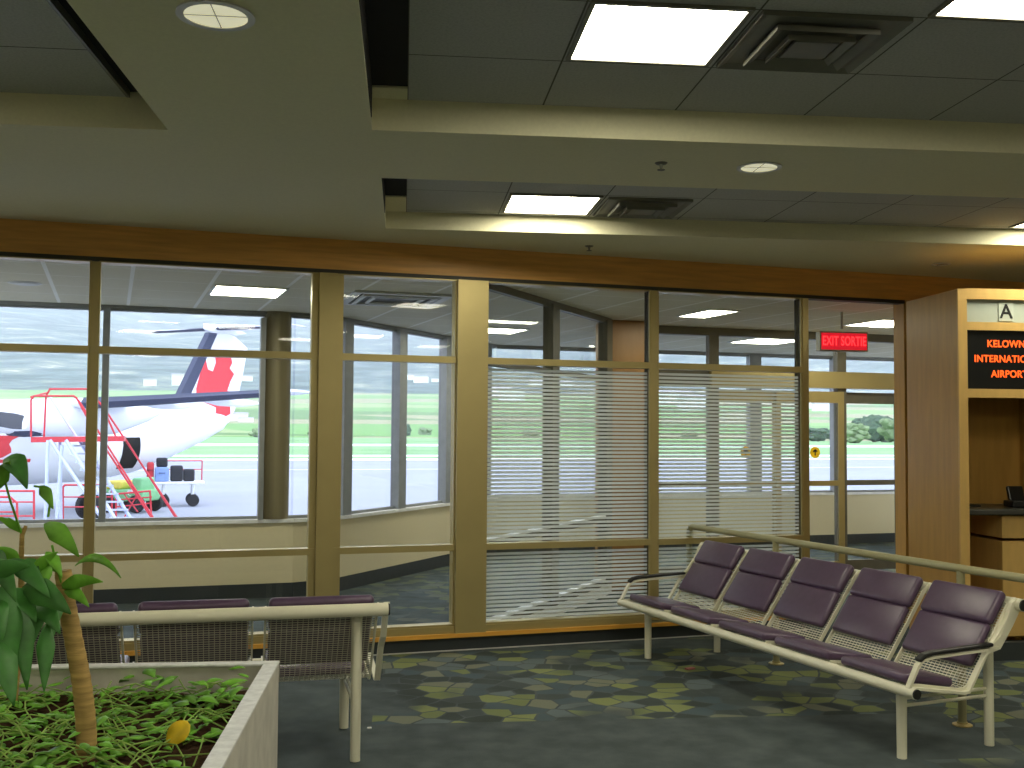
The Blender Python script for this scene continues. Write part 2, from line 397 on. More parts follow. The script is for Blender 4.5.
# ------------------------------------------------------------------ main dimensions
ZS = 3.06                                   # soffit
P0 = Vector((.52, 8.042, 0)); WA = R(12)     # glass wall: origin and heading
def W(s, q, z=0.): return P0+Vector((math.cos(WA)*s-math.sin(WA)*q, math.sin(WA)*s+math.cos(WA)*q, z))
GZ = -1.35                                  # airfield level

# ------------------------------------------------------------------ room shell
mb = MB().prism([(-5.2, -4.2), (8.2, -4.2), (8.2, 17.5), (-5.2, 13.4)], -.12, 0); struct(mb.build('floor', M['carpet']))
mb = MB()
for x0, x1, y0, y1 in ((-5.2, 8.2, -4.2, -3.2), (-5.2, -4.4, -3.2, 1.0), (6.5, 8.2, -3.2, 1.0), (-5.2, 8.2, 1.0, 1.9), (-5.2, -4.4, 1.9, 5.034), (-1.122, -.164, 1.9, 4.912), (6.5, 8.2, 1.9, 4.912), (-1.122, 8.2, 4.912, 5.034), (-5.2, 8.2, 5.034, 5.851), (-5.2, -.14, 5.851, 7.32), (6.5, 8.2, 5.851, 7.32), (-5.2, 8.2, 7.32, 10.2)):
    mb.box(x0, x1, y0, y1, ZS, 3.6)
struct(mb.build('ceiling', M['soffit']))
struct(MB().box(-5.2, 8.2, -4.2, 10.2, 3.6, 3.7).build('ceiling', M['void']))
struct(MB().box(.0, 6.5, 1.9, 4.912, 3.21, 3.25).build('ceiling', M['tiles']))
struct(MB().box(.0, 6.5, 5.851, 7.32, 3.18, 3.22).build('ceiling', M['tilesC']))
struct(MB().box(-4.4, -1.30, 1.9, 5.034, 3.21, 3.25).build('ceiling', M['tilesA']))
struct(MB().box(-4.4, 6.5, -3.2, 1.0, 3.21, 3.25).build('ceiling', M['tiles']))
# black liners and sheets paint in the dark of the gaps beside the tiles
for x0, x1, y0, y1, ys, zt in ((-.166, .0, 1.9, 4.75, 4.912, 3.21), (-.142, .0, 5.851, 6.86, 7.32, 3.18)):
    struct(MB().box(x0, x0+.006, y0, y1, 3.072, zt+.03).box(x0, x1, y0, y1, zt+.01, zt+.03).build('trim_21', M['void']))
    struct(MB().box(x0, x1, y1, ys, zt, zt+.03).build('trim_22', M['soffit']))
struct(MB().box(-1.29, -1.12, 1.9, 5.0, 3.225, 3.245).box(-1.128, -1.121, 1.9, 4.96, 3.10, 3.24).build('trim_23', M['void']))
struct(MB().box(-1.30, -1.285, 1.9, 4.98, 3.19, 3.26).build('trim_1', M['vent']))
struct(MB().box(-5.35, -5.2, -4.2, 7.4, 0, 3.6).build('wall_left', M['roomwall']))
struct(MB().box(8.2, 8.35, -4.2, 10.5, 0, 3.6).build('wall_right', M['roomwall']))
struct(MB().box(-5.35, 8.35, -4.35, -4.2, 0, 3.6).build('wall_rear', M['roomwall']))

# ------------------------------------------------------------------ glass wall (own axes: s along it, q away from the room)
SL = -4.9
def wst(name, m_, f, **k):
    b = MB(); f(b); return struct(b.build(name, m_, loc=P0, rotz=WA, **k))
wst('wall_front', M['wood_dark'], lambda b: b.box(SL-1, 7.8, -.03, .12, 2.835, 3.3))
wst('wall_front', M['wood'], lambda b: b.box(3.95, 7.8, -.02, .12, 0, 2.835))
wst('trim_2', M['bright_wood'], lambda b: b.box(SL-.6, 2.98, -.075, .0, .105, .135))
wst('baseboard_front', M['cove'], lambda b: b.box(SL-.6, 2.98, -.03, .06, 0, .105))
wst('trim_3', M['whitepaint'], lambda b: b.box(SL-.6, 2.98, -.037, -.03, 0, .008))
wst('trim_4', M['gold'], lambda b: b.box(SL-.6, 2.98, -.05, .07, .135, .185))
wst('trim_5', M['gold_dark'], lambda b: b.box(SL-.6, 3.95, -.035, .07, 2.805, 2.835))
for i, (s0, s1, q0, q1) in enumerate(((-2.735, -2.688, -.02, .03), (-1.18, -1.05, -.06, .10), (-.135, .105, -.07, .12), (1.492, 1.55, -.035, .07), (2.905, 2.962, -.04, .07))):
    b = MB().box(s0, s1, q0, q1, .135, 2.805)
    if i in (3, 4): b.box(s0-.012, s0, q0+.03, q1, .135, 2.805, mi=1)
    struct(b.build('column' if i in (1, 2) else 'mullion', [M['gold'], M['gold_dark']], loc=P0, rotz=WA))
bays = [(SL, -2.735), (-2.688, -1.18), (-1.05, -.135), (.105, 1.492), (1.55, 2.905)]
for i, (s0, s1) in enumerate(bays):
    wd = sthing('window_%d' % (i+1), P0, WA)
    fr = MB()
    for z0, z1 in ((.185, .20), (.748, .795), (2.168, 2.218), (2.798, 2.806)): fr.box(s0, s1, -.04, .06, z0, z1)
    e0 = .05 if i in (1, 2) else .012
    fr.box(s0, s0+(.05 if i == 2 else .012), -.03, .05, .19, 2.80); fr.box(s1-(.05 if i == 1 else .012), s1, -.03, .05, .19, 2.80)
    fr.build('frame', M['gold'], wd)
    for z0, z1 in ((.20, .748), (.795, 2.168), (2.218, 2.79)):
        MB().box(s0+.01, s1-.01, .006, .014, z0, z1).build('pane', M['glass'], wd)
    if i >= 3:
        st = MB()
        for z0, z1 in ((.20, .748), (.795, 2.168)):
            z = z0+.012
            while z < z1-.02:
                st.box(s0+.012, s1-.012, .015, .0165, z, z+.0195); z += .0305
        st.build('stripe_film', M['stripes'], wd)

# ------------------------------------------------------------------ corridor beyond
Dg = [(-7.5, 2.9), (-1.02, 2.9), (-.62, 3.04), (2.0, 5.85), (9.5, 5.85)]        # outer wall line
def along(a, b): return (Vector(b)-Vector(a)).length, math.atan2(b[1]-a[1], b[0]-a[0])
ceil_poly = [(-7.5, .1), (-7.5, 3.0), (-1.03, 3.0), (-.66, 3.1), (1.96, 5.95), (9.5, 5.95), (9.5, .1)]
HG = R(3)
b = MB().prism([(s*math.cos(HG)+q*math.sin(HG), -s*math.sin(HG)+q*math.cos(HG)) for s, q in ceil_poly], 2.83, 2.9); struct(b.build('ceiling', M['halltiles'], loc=P0, rotz=WA+HG))
b = MB().prism([(-7.5, .1), (-7.5, 3.05), (-1.05, 3.05), (-.68, 3.15), (1.96, 6.0), (9.5, 6.0), (9.5, .1)], 3.3, 3.4); struct(b.build('ceiling', M['void'], loc=P0, rotz=WA))
segs = []
k = 5
for (a, c) in zip(Dg[:-1], Dg[1:]):
    L_, an = along(a, c); o = W(a[0], a[1]); ra = WA+an
    struct(MB().box(0, L_, 0, .14, GZ, .735).build('wall_outer', M['hallwall'], loc=o, rotz=ra))
    struct(MB().box(0, L_, -.012, 0, 0, .14).build('baseboard_outer', M['cove'], loc=o, rotz=ra))
    struct(MB().box(0, L_, -.03, .16, .735, .77).build('trim_%d' % (k+1), M['sillwhite'], loc=o, rotz=ra)); k += 1
    struct(MB().box(0, L_, .0, .12, 2.80, 3.3).build('trim_%d' % (k+1), M['greymetal'], loc=o, rotz=ra)); k += 1
    segs.append((o, ra, L_))
# outer glazing bays and their mullions
def outer_bays(seg, cuts, wdt, mm, n0):
    o, ra, L_ = segs[seg]; cuts = sorted(cuts); e = [0]+cuts+[L_]
    for c in cuts:
        struct(MB().box(c-wdt/2, c+wdt/2, -.02, .09, .77, 2.80).build('mullion', mm, loc=o, rotz=ra))
    for i in range(len(e)-1):
        wd = sthing('window_%d' % (n0+i), o, ra)
        fr = MB().box(e[i], e[i+1], .03, .10, .77, .80).box(e[i], e[i+1], .03, .10, 2.78, 2.80)
        fr.build('frame', M['greymetal'], wd)
        MB().box(e[i], e[i+1], .06, .068, .80, 2.78).build('pane', M['outer_glass'], wd)
    return n0+len(e)-1
n = outer_bays(0, [-5.3+7.5, -4.1+7.5, -2.80+7.5], .06, M['greymetal'], 6)
n = outer_bays(1, [], .1, M['greymetal'], n)
n = outer_bays(2, [.25, 1.35, 2.45, 3.55], .16, M['greymetal'], n)
n = outer_bays(3, [3.97, 5.40, 6.9], .19, M['greymetal'], n)
# big rounded column where the outer wall turns
b = MB().lathe([(.14, .77) if z_ == 0 else (.14, 2.83) for z_ in (0, 1) for k_ in (1,)], 36); struct(b.build('column', M['column'], smooth=True, loc=W(-1.20, 2.985)))
struct(MB().box(-1.37, -1.32, 2.84, 3.0, .77, 2.76).build('mullion', M['greymetal'], loc=P0, rotz=WA))
struct(MB().box(-7.6, -7.5, 0, 3, 0, 2.9).build('wall_hall', M['hallwall'], loc=P0, rotz=WA))
struct(MB().box(9.5, 9.6, 0, 6, 0, 2.9).build('wall_hall', M['hallwall'], loc=P0, rotz=WA))

# slanting glazed partition P and the wood column it ends on
pa, pb = (.13, .12), (2.12, 2.30)
L_, an = along(pa, pb); o = W(*pa); ra = WA+an
wd = sthing('window_%d' % n, o, ra); n += 1
fr = MB()
for z0, z1 in ((.10, .16), (.745, .795), (2.17, 2.215), (2.77, 2.83)): fr.box(0, L_, -.03, .03, z0, z1)
for c in (1.38, 2.84): fr.box(c-.08, c+.08, -.05, .05, .10, 2.80)
fr.build('frame', M['darkmetal'], wd)
MB().box(0, L_, -.004, .004, .10, 2.80).build('pane', M['glass'], wd)
for z0 in (.795, .16): MB().box(0, L_, -.04, .04, z0, z0+.014).build('ledge', M['sillwhite'], wd)
struct(MB().box(0, L_, -.035, .035, 0, .10).build('trim_20', M['sillwhite'], loc=o, rotz=ra))
b = MB(); b.rbox(.42, .42, 2.83, .03, Matrix.Translation((0, 0, 1.415))); struct(b.build('column', M['wood_post'], loc=W(2.36, 2.55), rotz=WA))

# cross partition Q with two sliding leaves
QQ = 2.75
wd = sthing('window_%d' % n, P0, WA); n += 1
fr = MB().box(2.5, 9.5, QQ-.05, QQ+.05, 2.74, 2.83).box(2.5, 3.57, QQ-.03, QQ+.03, 2.18, 2.37)
for s in (3.57, 5.24, 6.95): fr.box(s-.06, s+.06, QQ-.04, QQ+.04, .0, 2.76)
fr.box(2.5, 3.57, QQ-.03, QQ+.03, 1.05, 1.11).box(2.5, 3.57, QQ-.03, QQ+.03, .09, .18)
fr.build('frame', M['darkmetal'], wd)
MB().box(3.51, 9.5, QQ-.09, QQ+.07, 2.18, 2.37).build('door_header', M['gold'], wd)
MB().box(2.5, 9.5, QQ-.004, QQ+.004, 2.37, 2.74).build('pane', M['glass'], wd)
MB().box(2.5, 3.51, QQ-.004, QQ+.004, .18, 2.18).build('pane', M['glass'], wd)
for i, (s0, s1, dq, mm) in enumerate(((3.60, 4.44, .03, 'gold'), (4.36, 5.26, -.03, 'gold'), (5.27, 6.12, .05, 'darkmetal'), (6.14, 6.9, .05, 'darkmetal'))):
    dr = sthing('door_%d' % (i+1), W(0, QQ+dq), WA)
    f = MB()
    for z0, z1 in ((.06, .18), (1.05, 1.11), (2.01, 2.14)): f.box(s0, s1, -.022, .022, z0, z1)
    f.box(s0, s0+.06, -.02, .02, .06, 2.10).box(s1-.08, s1, -.02, .02, .06, 2.10)
    f.build('leaf_frame', M[mm], dr)
    MB().box(s0+.05, s1-.05, -.004, .004, .15, 2.05).build('pane', M['glass'], dr)

# ------------------------------------------------------------------ ceiling fittings
def troffer(name, label, x0, x1, y0, y1, z, mm, loc=(0, 0, 0), rotz=0, group='square ceiling light panels'):
    cx, cy = (x0+x1)/2, (y0+y1)/2
    lx = Vector(loc)+Vector((math.cos(rotz)*cx-math.sin(rotz)*cy, math.sin(rotz)*cx+math.cos(rotz)*cy, z))
    t = thing(name, label, 'ceiling light', lx, rotz, group)
    hx, hy = (x1-x0)/2, (y1-y0)/2
    MB().box(-hx, hx, -hy, hy, -.006, -.001).build('diffuser', mm, t)
    f = MB()
    for a in ((-hx-.02, -hx, -hy-.02, hy+.02), (hx, hx+.02, -hy-.02, hy+.02), (-hx, hx, -hy-.02, -hy), (-hx, hx, hy, hy+.02)): f.box(*a, -.012, 0)
    f.build('frame', M['vent'] if mm is M['troffer'] else M['hall_vent'], t)
    return t
troffer('ceiling_light', 'large square lit ceiling panel left of the nearest air vent', .675, 1.245, 3.69, 4.255, 3.21, M['troffer'])
troffer('ceiling_light', 'lit ceiling panel cut off by the top right of the photo', 1.94, 2.51, 3.07, 3.64, 3.21, M['troffer'])
troffer('ceiling_light', 'lit ceiling panel in the far recess beside the smaller vent', .68, 1.25, 6.66, 7.20, 3.18, M['troffer'])
troffer('ceiling_light', 'lit ceiling panel in the far recess at the right edge above the kiosk', 4.42, 5.0, 6.66, 7.22, 3.18, M['troffer'])
for lb, x, y in (('added unseen fill light panel behind the camera at left', -3.0, -.6), ('added unseen fill light panel behind the camera near the middle', -.4, -.6), ('added unseen fill light panel behind the camera in line with the bench', 2.2, -.6), ('added unseen fill light panel behind the camera by the right wall', 4.8, -.6), ('added unseen fill light panel in the rearmost row at left', -3.0, -2.5), ('added unseen fill light panel in the rearmost row near the middle', -.4, -2.5), ('added unseen fill light panel in the rearmost row right of the middle', 2.2, -2.5), ('added unseen fill light panel in the rearmost row by the right wall', 4.8, -2.5), ('added unseen fill light panel in the nearest recess beyond the right frame edge', 4.45, 3.9), ('added unseen fill light panel in the left recess beyond the frame edge', -3.2, 3.6)):
    troffer('ceiling_light', lb, x, x+.57, y, y+.57, 3.21, M['troffer'])  # unseen panels added out of frame as fill light for the room
def vent(label, x0, x1, y0, y1, z, sc=1):
    cx, cy = (x0+x1)/2, (y0+y1)/2
    t = thing('air_vent', label, 'air vent', (cx, cy, z), 0, 'stepped square ceiling vents')
    h = (x1-x0)/2
    b = MB()
    for a, c, zz in ((h, h-.035, 0.), (h*.70, h*.58, -.02), (h*.46, h*.36, -.028)):
        # sloping square ring
        o_ = [(a, a), (-a, a), (-a, -a), (a, -a)]; i_ = [(c, c), (-c, c), (-c, -c), (c, -c)]
        vo = [b.bm.verts.new((x, y, zz-.018)) for x, y in o_]; vi = [b.bm.verts.new((x, y, zz-.002)) for x, y in i_]
        vt = [b.bm.verts.new((x, y, zz+.004)) for x, y in o_]; vj = [b.bm.verts.new((x, y, zz+.004)) for x, y in i_]
        for q in range(4):
            r = (q+1) % 4
            b.bm.faces.new((vo[q], vo[r], vi[r], vi[q])); b.bm.faces.new((vo[q], vt[q], vt[r], vo[r])); b.bm.faces.new((vt[q], vj[q], vj[r], vt[r])); b.bm.faces.new((vj[q], vi[q], vi[r], vj[r]))
    b.build('louvre', M['vent'], t)
    MB().box(-h+.03, h-.03, -h+.03, h-.03, -.004, -.001).build('throat', M['vent'], t)
    MB().rbox(h*.62, h*.62, .012, .004, Matrix.Translation((0, 0, -.03))).build('face_plate', M['vent'], t)
    return t
vent('dark stepped air vent right of the largest lit ceiling panel', 1.30, 1.88, 3.69, 4.27, 3.21)
vent('small dark stepped air vent in the far ceiling recess', 1.31, 1.87, 6.66, 7.22, 3.18)

def downlight(label, x, y, r, lit):
    t = thing('recessed_downlight', label, 'downlight', (x, y, ZS), 0)
    MB().lathe([(r, -.006), (r*.99, .0), (r*.84, -.001), (r*.80, -.006), (r, -.006)], 36).build('trim_ring', M['whitepaint'], t, smooth=True)
    MB().lathe([(.002, -.0015), (r*.83, -.0015)], 36).build('lens', M['lampglow'] if lit else M['lampdull'], t)
    b = MB().box(-r*.8, r*.8, -.002, .002, -.004, -.0005).box(-.002, .002, -r*.8, r*.8, -.004, -.0005)
    b.build('baffle', M['lampdull'], t)
downlight('large round recessed downlight in the ceiling strip at upper left', -.652, 3.60, .132, True)
downlight('round recessed downlight in the beam between the two ceiling recesses', 1.857, 5.343, .118, True)
def sprinkler(label, x, y):
    t = thing('fire_sprinkler', label, 'sprinkler', (x, y, ZS), 0)
    MB().lathe([(.001, -.008), (.026, -.007), (.034, 0)], 20).build('escutcheon', M['vent'], t, smooth=True)
    MB().lathe([(.010, -.008), (.007, -.03), (.008, -.034)], 12, cap=True).build('body', M['lampdull'], t, smooth=True)
    MB().lathe([(.001, -.038), (.02, -.038), (.02, -.035), (.001, -.034)], 16).build('deflector', M['vent'], t)
sprinkler('small fire sprinkler on the ceiling beam left of the round downlight', 1.324, 5.329)
sprinkler('tiny fire sprinkler above the wood fascia in the far ceiling strip', 1.382, 7.80)
downlight('small unlit recessed fitting in the ceiling strip above the kiosk', 4.405, 8.221, .075, False)

# corridor ceiling lights, vent
for lb, s0, s1, q0, q1 in (('lit hall ceiling panel seen through the window above the aircraft', -1.88, -1.32, 1.09, 1.70), ('small lit hall ceiling panel right of the golden pillar', 1.12, 1.66, 3.62, 4.18), ('lit hall ceiling panel behind the upper window over the striped glass', 2.66, 2.96, 1.15, 1.76), ('lit hall ceiling panel beyond the red sign near the wood kiosk', 4.72, 5.28, 1.30, 1.90), ('lit hall ceiling panel left of the red sign beyond the cross partition', 4.66, 5.34, 3.62, 4.28)):
    sc_, qc_ = (s0+s1)/2, (q0+q1)/2; s_, q_ = sc_*math.cos(HG)+qc_*math.sin(HG), -sc_*math.sin(HG)+qc_*math.cos(HG); hs, hq = (s1-s0)/2, (q1-q0)/2
    troffer('ceiling_light', lb, s_-hs, s_+hs, q_-hq, q_+hq, 2.83, M['hall_troffer'], P0, WA+HG, 'corridor ceiling light panels')
o = W(-.32, 1.45, 2.83)
t = thing('air_vent', 'pale square air diffuser on the hall ceiling between the two pillars', 'air vent', o, WA)
f = MB()
for a in ((-.43, -.36, -.45, .45), (.36, .43, -.45, .45), (-.36, .36, -.45, -.38), (-.36, .36, .38, .45)): f.box(*a, -.02, 0)
f.build('frame', M['hall_vent'], t)
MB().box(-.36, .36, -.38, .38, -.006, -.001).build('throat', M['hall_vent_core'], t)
f = MB()
for a in (.30, .20): f.box(-a, a, -a-.03, -a, -.03, -.012).box(-a, a, a, a+.03, -.03, -.012).box(-a-.03, -a, -a-.03, a+.03, -.03, -.012).box(a, a+.03, -a-.03, a+.03, -.03, -.012)
f.build('louvre', M['hall_vent'], t)
t = thing('hall_speaker', 'round white speaker grille on the hall ceiling at the far left', 'ceiling speaker', W(-3.35, 1.55, 2.83), 0)
MB().lathe([(.001, -.012), (.085, -.012), (.11, -.006), (.115, 0)], 28).build('grille', M['hall_vent'], t, smooth=True)
MB().lathe([(.115, -.004), (.13, -.003), (.13, 0)], 28).build('trim_ring', M['whitepaint'], t)

# ------------------------------------------------------------------ signs
def text(body, size, name, mm, parent, loc, rot, ext=.002, bold=0., sx=1.):
    cu = bpy.data.curves.new(name, 'FONT'); cu.body = body; cu.size = size; cu.extrude = ext; cu.align_x = 'CENTER'; cu.align_y = 'CENTER'; cu.offset = bold; cu.space_character = 1.05
    tmp = bpy.data.objects.new('tmp', cu); COL.objects.link(tmp)
    bpy.context.view_layer.update()
    me = bpy.data.meshes.new_from_object(tmp.evaluated_get(bpy.context.evaluated_depsgraph_get()))
    bpy.data.objects.remove(tmp); me.materials.clear(); me.materials.append(mm)
    for v in me.vertices: v.co.x *= sx
    o = bpy.data.objects.new(name, me); COL.objects.link(o); o.parent = parent; o.location = loc; o.rotation_euler = rot
    return o
FRONT = (R(90), 0, 0)
t = thing('exit_sign', 'red lit exit sign hanging from the hall ceiling above the doorway', 'exit sign', W(3.96, .9, 2.83), R(4))
MB().rbox(.50, .09, .19, .008, Matrix.Translation((0, 0, -.290))).build('housing', M['exit_box'], t)
MB().tube([(0, 0, -.165), (0, 0, 0)], .012).build('stem', M['exit_box'], t)
MB().box(-.235, .235, -.048, -.0445, -.37, -.21).build('face', M['exit_face'], t)
text('EXIT SORTIE', .125, 'lettering', M['exit_glow'], t, (0, -.05, -.290), FRONT, .001, .002, .62)
for lb, s, q in (('round yellow arrow sticker on the glass door right of the striped window', 4.87, QQ-.04), ('round yellow arrow sticker on the glass door behind the striped glass', 4.0, QQ+.022)):
    t = thing('arrow_sticker', lb, 'sticker', W(s, q, 1.435), WA, 'yellow door stickers')
    MB().lathe([(.001, 0), (.066, 0), (.066, .003), (.001, .003)], 28, Matrix.Rotation(R(90), 4, 'X')).build('disc', M['sticker'], t)
    MB().prism([(-.008, -.035), (.008, -.035), (.008, .012), (.028, .002), (.028, .018), (0, .042), (-.028, .018), (-.028, .002), (-.008, .012)], -.005, -.0035, 'y').build('arrow', M['ink'], t)

# ------------------------------------------------------------------ gate kiosk
KX, KY = 4.065, 7.36
t = thing('gate_kiosk', 'maple gate kiosk with letter sign and orange message display', 'kiosk', (KX, KY, 0), 0)
KW, KH, KD = .98, 2.73, .79
MB().box(0, .05, 0, KD, 0, KH).box(KW-.05, KW, 0, KD, 0, KH).box(.05, KW-.05, KD-.05, KD, 0, KH).box(.05, KW-.05, 0, KD-.05, KH-.03, KH).build('cabinet', M['wood'], t)
f = MB().box(-.004, .066, -.018, 0, 0, KH).box(KW-.066, KW+.004, -.018, 0, 0, KH)
for z0, z1 in ((KH-.075, KH+.004), (2.425, 2.485), (1.925, 1.99)): f.box(.066, KW-.066, -.016, .004, z0, z1)
f.build('face_frame', M['wood_light'], t)
MB().box(.0, KW, .001, .06, 0, .13).build('toe_kick', M['cove'], t)
MB().box(.06, KW-.06, .012, .03, 2.485, KH-.075).build('sign_panel', M['signgrey'], t)
pl = MB().box(.385-.058, .385+.058, .004, .012, 2.498, 2.632).build('letter_plate', M['signplate'], t)
text('A', .15, 'letter', M['ink'], pl, (.385, .003, 2.565), FRONT, .001, .002)
dsp = MB().box(.06, KW-.06, .006, .05, 1.99, 2.425).build('message_display', M['led_black'], t)
cxl = .405
for i, s in enumerate(('KELOWNA', 'INTERNATIONAL', 'AIRPORT')):
    text(s, .073, 'lettering', M['led'], dsp, (cxl, .004, 2.325-i*.112), FRONT, .001, .0015, .93)
MB().box(.05, KW-.05, .10, KD-.05, 1.055, 1.095).rbox(KW-.10, .03, .045, .012, Matrix.Translation((KW/2, .095, 1.075))).build('counter', M['counter'], t, bevel=.004)
for i, (z0, z1) in enumerate(((.87, 1.05), (.14, .86))):
    d = MB().rbox(.46, .60, z1-z0-.012, .006, Matrix.Translation((.41+.23, .44, (z0+z1)/2))).build('drawer', M['wood_light'], t)
    MB().box(.80, .86, .132, .1395, z1-.05, z1-.035).build('pull', M['counter'], d)
MB().box(.05, .405, .70, .73, .0, 1.05).build('knee_panel', M['wood_dark'], t)
t = thing('card_reader', 'small dark device standing on the kiosk counter at the frame edge', 'device', (KX+.66, KY+.34, 1.097), 0)
MB().rbox(.16, .14, .05, .012, Matrix.Translation((0, 0, .025))).build('base', M['black'], t)
MB().rbox(.13, .03, .12, .01, Matrix.Translation((0, .03, .10)) @ Matrix.Rotation(R(-18), 4, 'X')).build('screen', M['led_black'], t)

tag(MB().rbox(.10, .06, .012, .004).build('counter_pad', M['black'], loc=(KX+.33, KY+.40, 1.102)), 'small flat black pad lying on the kiosk counter', 'pad')
# ------------------------------------------------------------------ benches
def bench(label, loc, rotz, a, c, Lb, legs_top=.70, ext=.04, off=.045, arms=True):
    """x along the bench, y to the back; legs at x=a and x=Lb-c"""
    t = thing('airport_bench', label, 'bench', loc, rotz, 'five seat airport benches')
    prof = [(-.055, .392), (.02, .384), (.12, .367), (.27, .342), (.315, .342), (.342, .355), (.372, .395), (.482, .545), (.592, .70), (.640, .766), (.658, .778), (.685, .776)]
    p = (Lb-.03)/5
    MB().tube([(-ext, -.055, .362), (Lb+ext, -.055, .362)], .028, 20).build('front_rail', M['white_metal'], t, smooth=True)
    MB().tube([(-ext, .680, .757), (Lb+ext, .680, .757)], .033, 20).build('back_rail', M['white_metal'], t, smooth=True)
    cb = MB()
    for sd_ in (-1, 1):
        x = -ext-.004 if sd_ < 0 else Lb+ext+.004; MB().tube([(x-.004, -.055, .362), (x+.004, -.055, .362)], .025, 16).build('end_cap', M['black'], t)
        x = -ext-.004 if sd_ < 0 else Lb+ext+.004; MB().tube([(x-.004, .680, .757), (x+.004, .680, .757)], .030, 16).build('end_cap', M['black'], t)
    for x in (a, Lb-c):
        MB().tube([(x, 0, 0), (x, 0, .34), (x, -.03, .36)], .025, 16).build('leg', M['white_metal'], t, smooth=True)
        MB().tube([(x, .60, 0), (x, .60, legs_top), (x, .645, .735)], .025, 16).build('leg', M['white_metal'], t, smooth=True)
        b = MB().tube([(x, .0, .300), (x, .60, .300)], .009, 8).tube([(x, .0, .262), (x, .60, .262)], .009, 8)
        b.build('stretcher', M['white_metal'], t)
    for i in range(5):
        x = off+p*(i+.5); hw = p/2-.03
        # perforated shell, UVs in metres
        bm = bmesh.new(); uvl = bm.loops.layers.uv.new('UVMap'); acc = 0; rows = []
        for j, (yy, zz) in enumerate(prof):
            if j: acc += math.dist(prof[j-1], prof[j])
            rows.append((bm.verts.new((x-hw, yy, zz)), bm.verts.new((x+hw, yy, zz)), acc))
        for j in range(len(rows)-1):
            fc = bm.faces.new((rows[j][0], rows[j][1], rows[j+1][1], rows[j+1][0]))
            for lp, uvv in zip(fc.loops, ((0, rows[j][2]), (2*hw, rows[j][2]), (2*hw, rows[j+1][2]), (0, rows[j+1][2]))): lp[uvl].uv = uvv
        me = bpy.data.meshes.new('seat_shell'); bm.to_mesh(me); bm.free(); me.materials.append(M['perf'])
        for q in me.polygons: q.use_smooth = True
        sh = bpy.data.objects.new('seat_shell', me); COL.objects.link(sh); sh.parent = t
        for sx in (-1, 1): MB().bar(prof, .009, .022, x+sx*hw).build('edge_flange', M['white_metal'], sh)
        sw = 2*hw-.035
        Mx = Matrix.Translation((x, .105, .398)) @ Matrix.Rotation(math.atan2(-.042, .28), 4, 'X')
        MB().rbox(sw, .33, .05, .022, Mx, 4).build('seat_cushion', M['vinyl'], t, smooth=True)
        ang = math.atan2(.385, .275)
        Mx = Matrix.Translation((x, .455, .552)) @ Matrix.Rotation(ang, 4, 'X')
        MB().rbox(sw, .25, .045, .020, Mx, 4).build('back_cushion', M['vinyl'], t, smooth=True)
        Mx = Matrix.Translation((x, .580, .736)) @ Matrix.Rotation(ang, 4, 'X')
        MB().rbox(sw+.004, .200, .056, .026, Mx, 5).build('head_cushion', M['vinyl'], t, smooth=True)
    for x, sg in ((.0, -1), (Lb, 1)):
        b = MB()
        if arms: b.bar([(-.07, .385), (-.01, .49), (.02, .515), (.08, .526), (.47, .538), (.53, .545)], .03, .014, x)
        b.bar([(-.07, .385), (0, .376), (.29, .330), (.325, .333), (.35, .37), (.46, .535), (.55, .60), (.605, .70), (.635, .765), (.67, .785)], .03, .014, x)
        if arms: b.prism([(.44, .512), (.545, .535), (.635, .648), (.70, .745), (.66, .795), (.60, .70), (.52, .60)], x-.012, x+.012, 'x')
        b.build('end_frame' if arms else 'end_strap', M['white_metal'], t)
        if arms: MB().bar([(-.005, .515), (.03, .540), (.08, .549), (.30, .556), (.49, .562)], .045, .020, x).build('armrest', M['black'], t, bevel=.008)
    return t
DB = Vector((.295, -.9555, 0)); BB = Vector((.9555, .295, 0))
FL = Vector((1.801, 7.634, 0))
bench('long purple five seat bench facing left in front of the handrail', FL-DB*.28, math.atan2(-.9555, .295), .28, .12, 2.54+.40)
xd = Vector((-.989, -.147, 0)); yd = Vector((.147, -.989, 0))
bp = Vector((-.222, 5.364, 0))-yd*.60-xd*.14
bench('purple five seat bench seen from behind beyond the planter', bp+Vector((0, 0, .006)), math.atan2(-.147, -.989), .14, .28, 3.06, ext=.004, off=.012, arms=False)

# handrail behind the bench
hr = thing('handrail', 'cream tubular handrail running behind the purple bench', 'handrail', FL+BB*.765, math.atan2(-.9555, .295))
b = MB().tube([(-.64, 0, .02), (-.64, 0, .84), (-.635, 0, .862), (-.615, 0, .88), (-.58, 0, .885), (4.6, 0, .885), (4.64, 0, .875), (4.66, 0, .85), (4.66, 0, .02)], .024, 16)
b.build('rail', M['handrail'], hr, smooth=True)
for x in (.50, 2.20, 3.5): MB().tube([(x, 0, .0), (x, 0, .87)], .023, 14).build('post', M['handrail'], hr, smooth=True)
for x in (-.64, .50, 2.20, 3.5, 4.66): MB().lathe([(.055, 0), (.055, .006), (.03, .012), (.028, .02)], 20, Matrix.Translation((x, 0, 0)), cap=True).build('foot_plate', M['gold'], hr)

# litter on the carpet
q = at(690, 667, 7.25); q.z = .0
tag(MB().rbox(.07, .04, .012, .005, Matrix.Translation((q.x, q.y, .006)) @ Matrix.Rotation(.5, 4, 'Z')).build('paper_scrap', M['pink']), 'small pink scrap lying on the carpet under the bench', 'litter')
tag(MB().rbox(.024, .018, .008, .003, Matrix.Translation((-.17, 5.95, .004))).build('paper_scrap', M['paper']), 'tiny white scrap on the carpet right of the rear facing bench', 'litter')

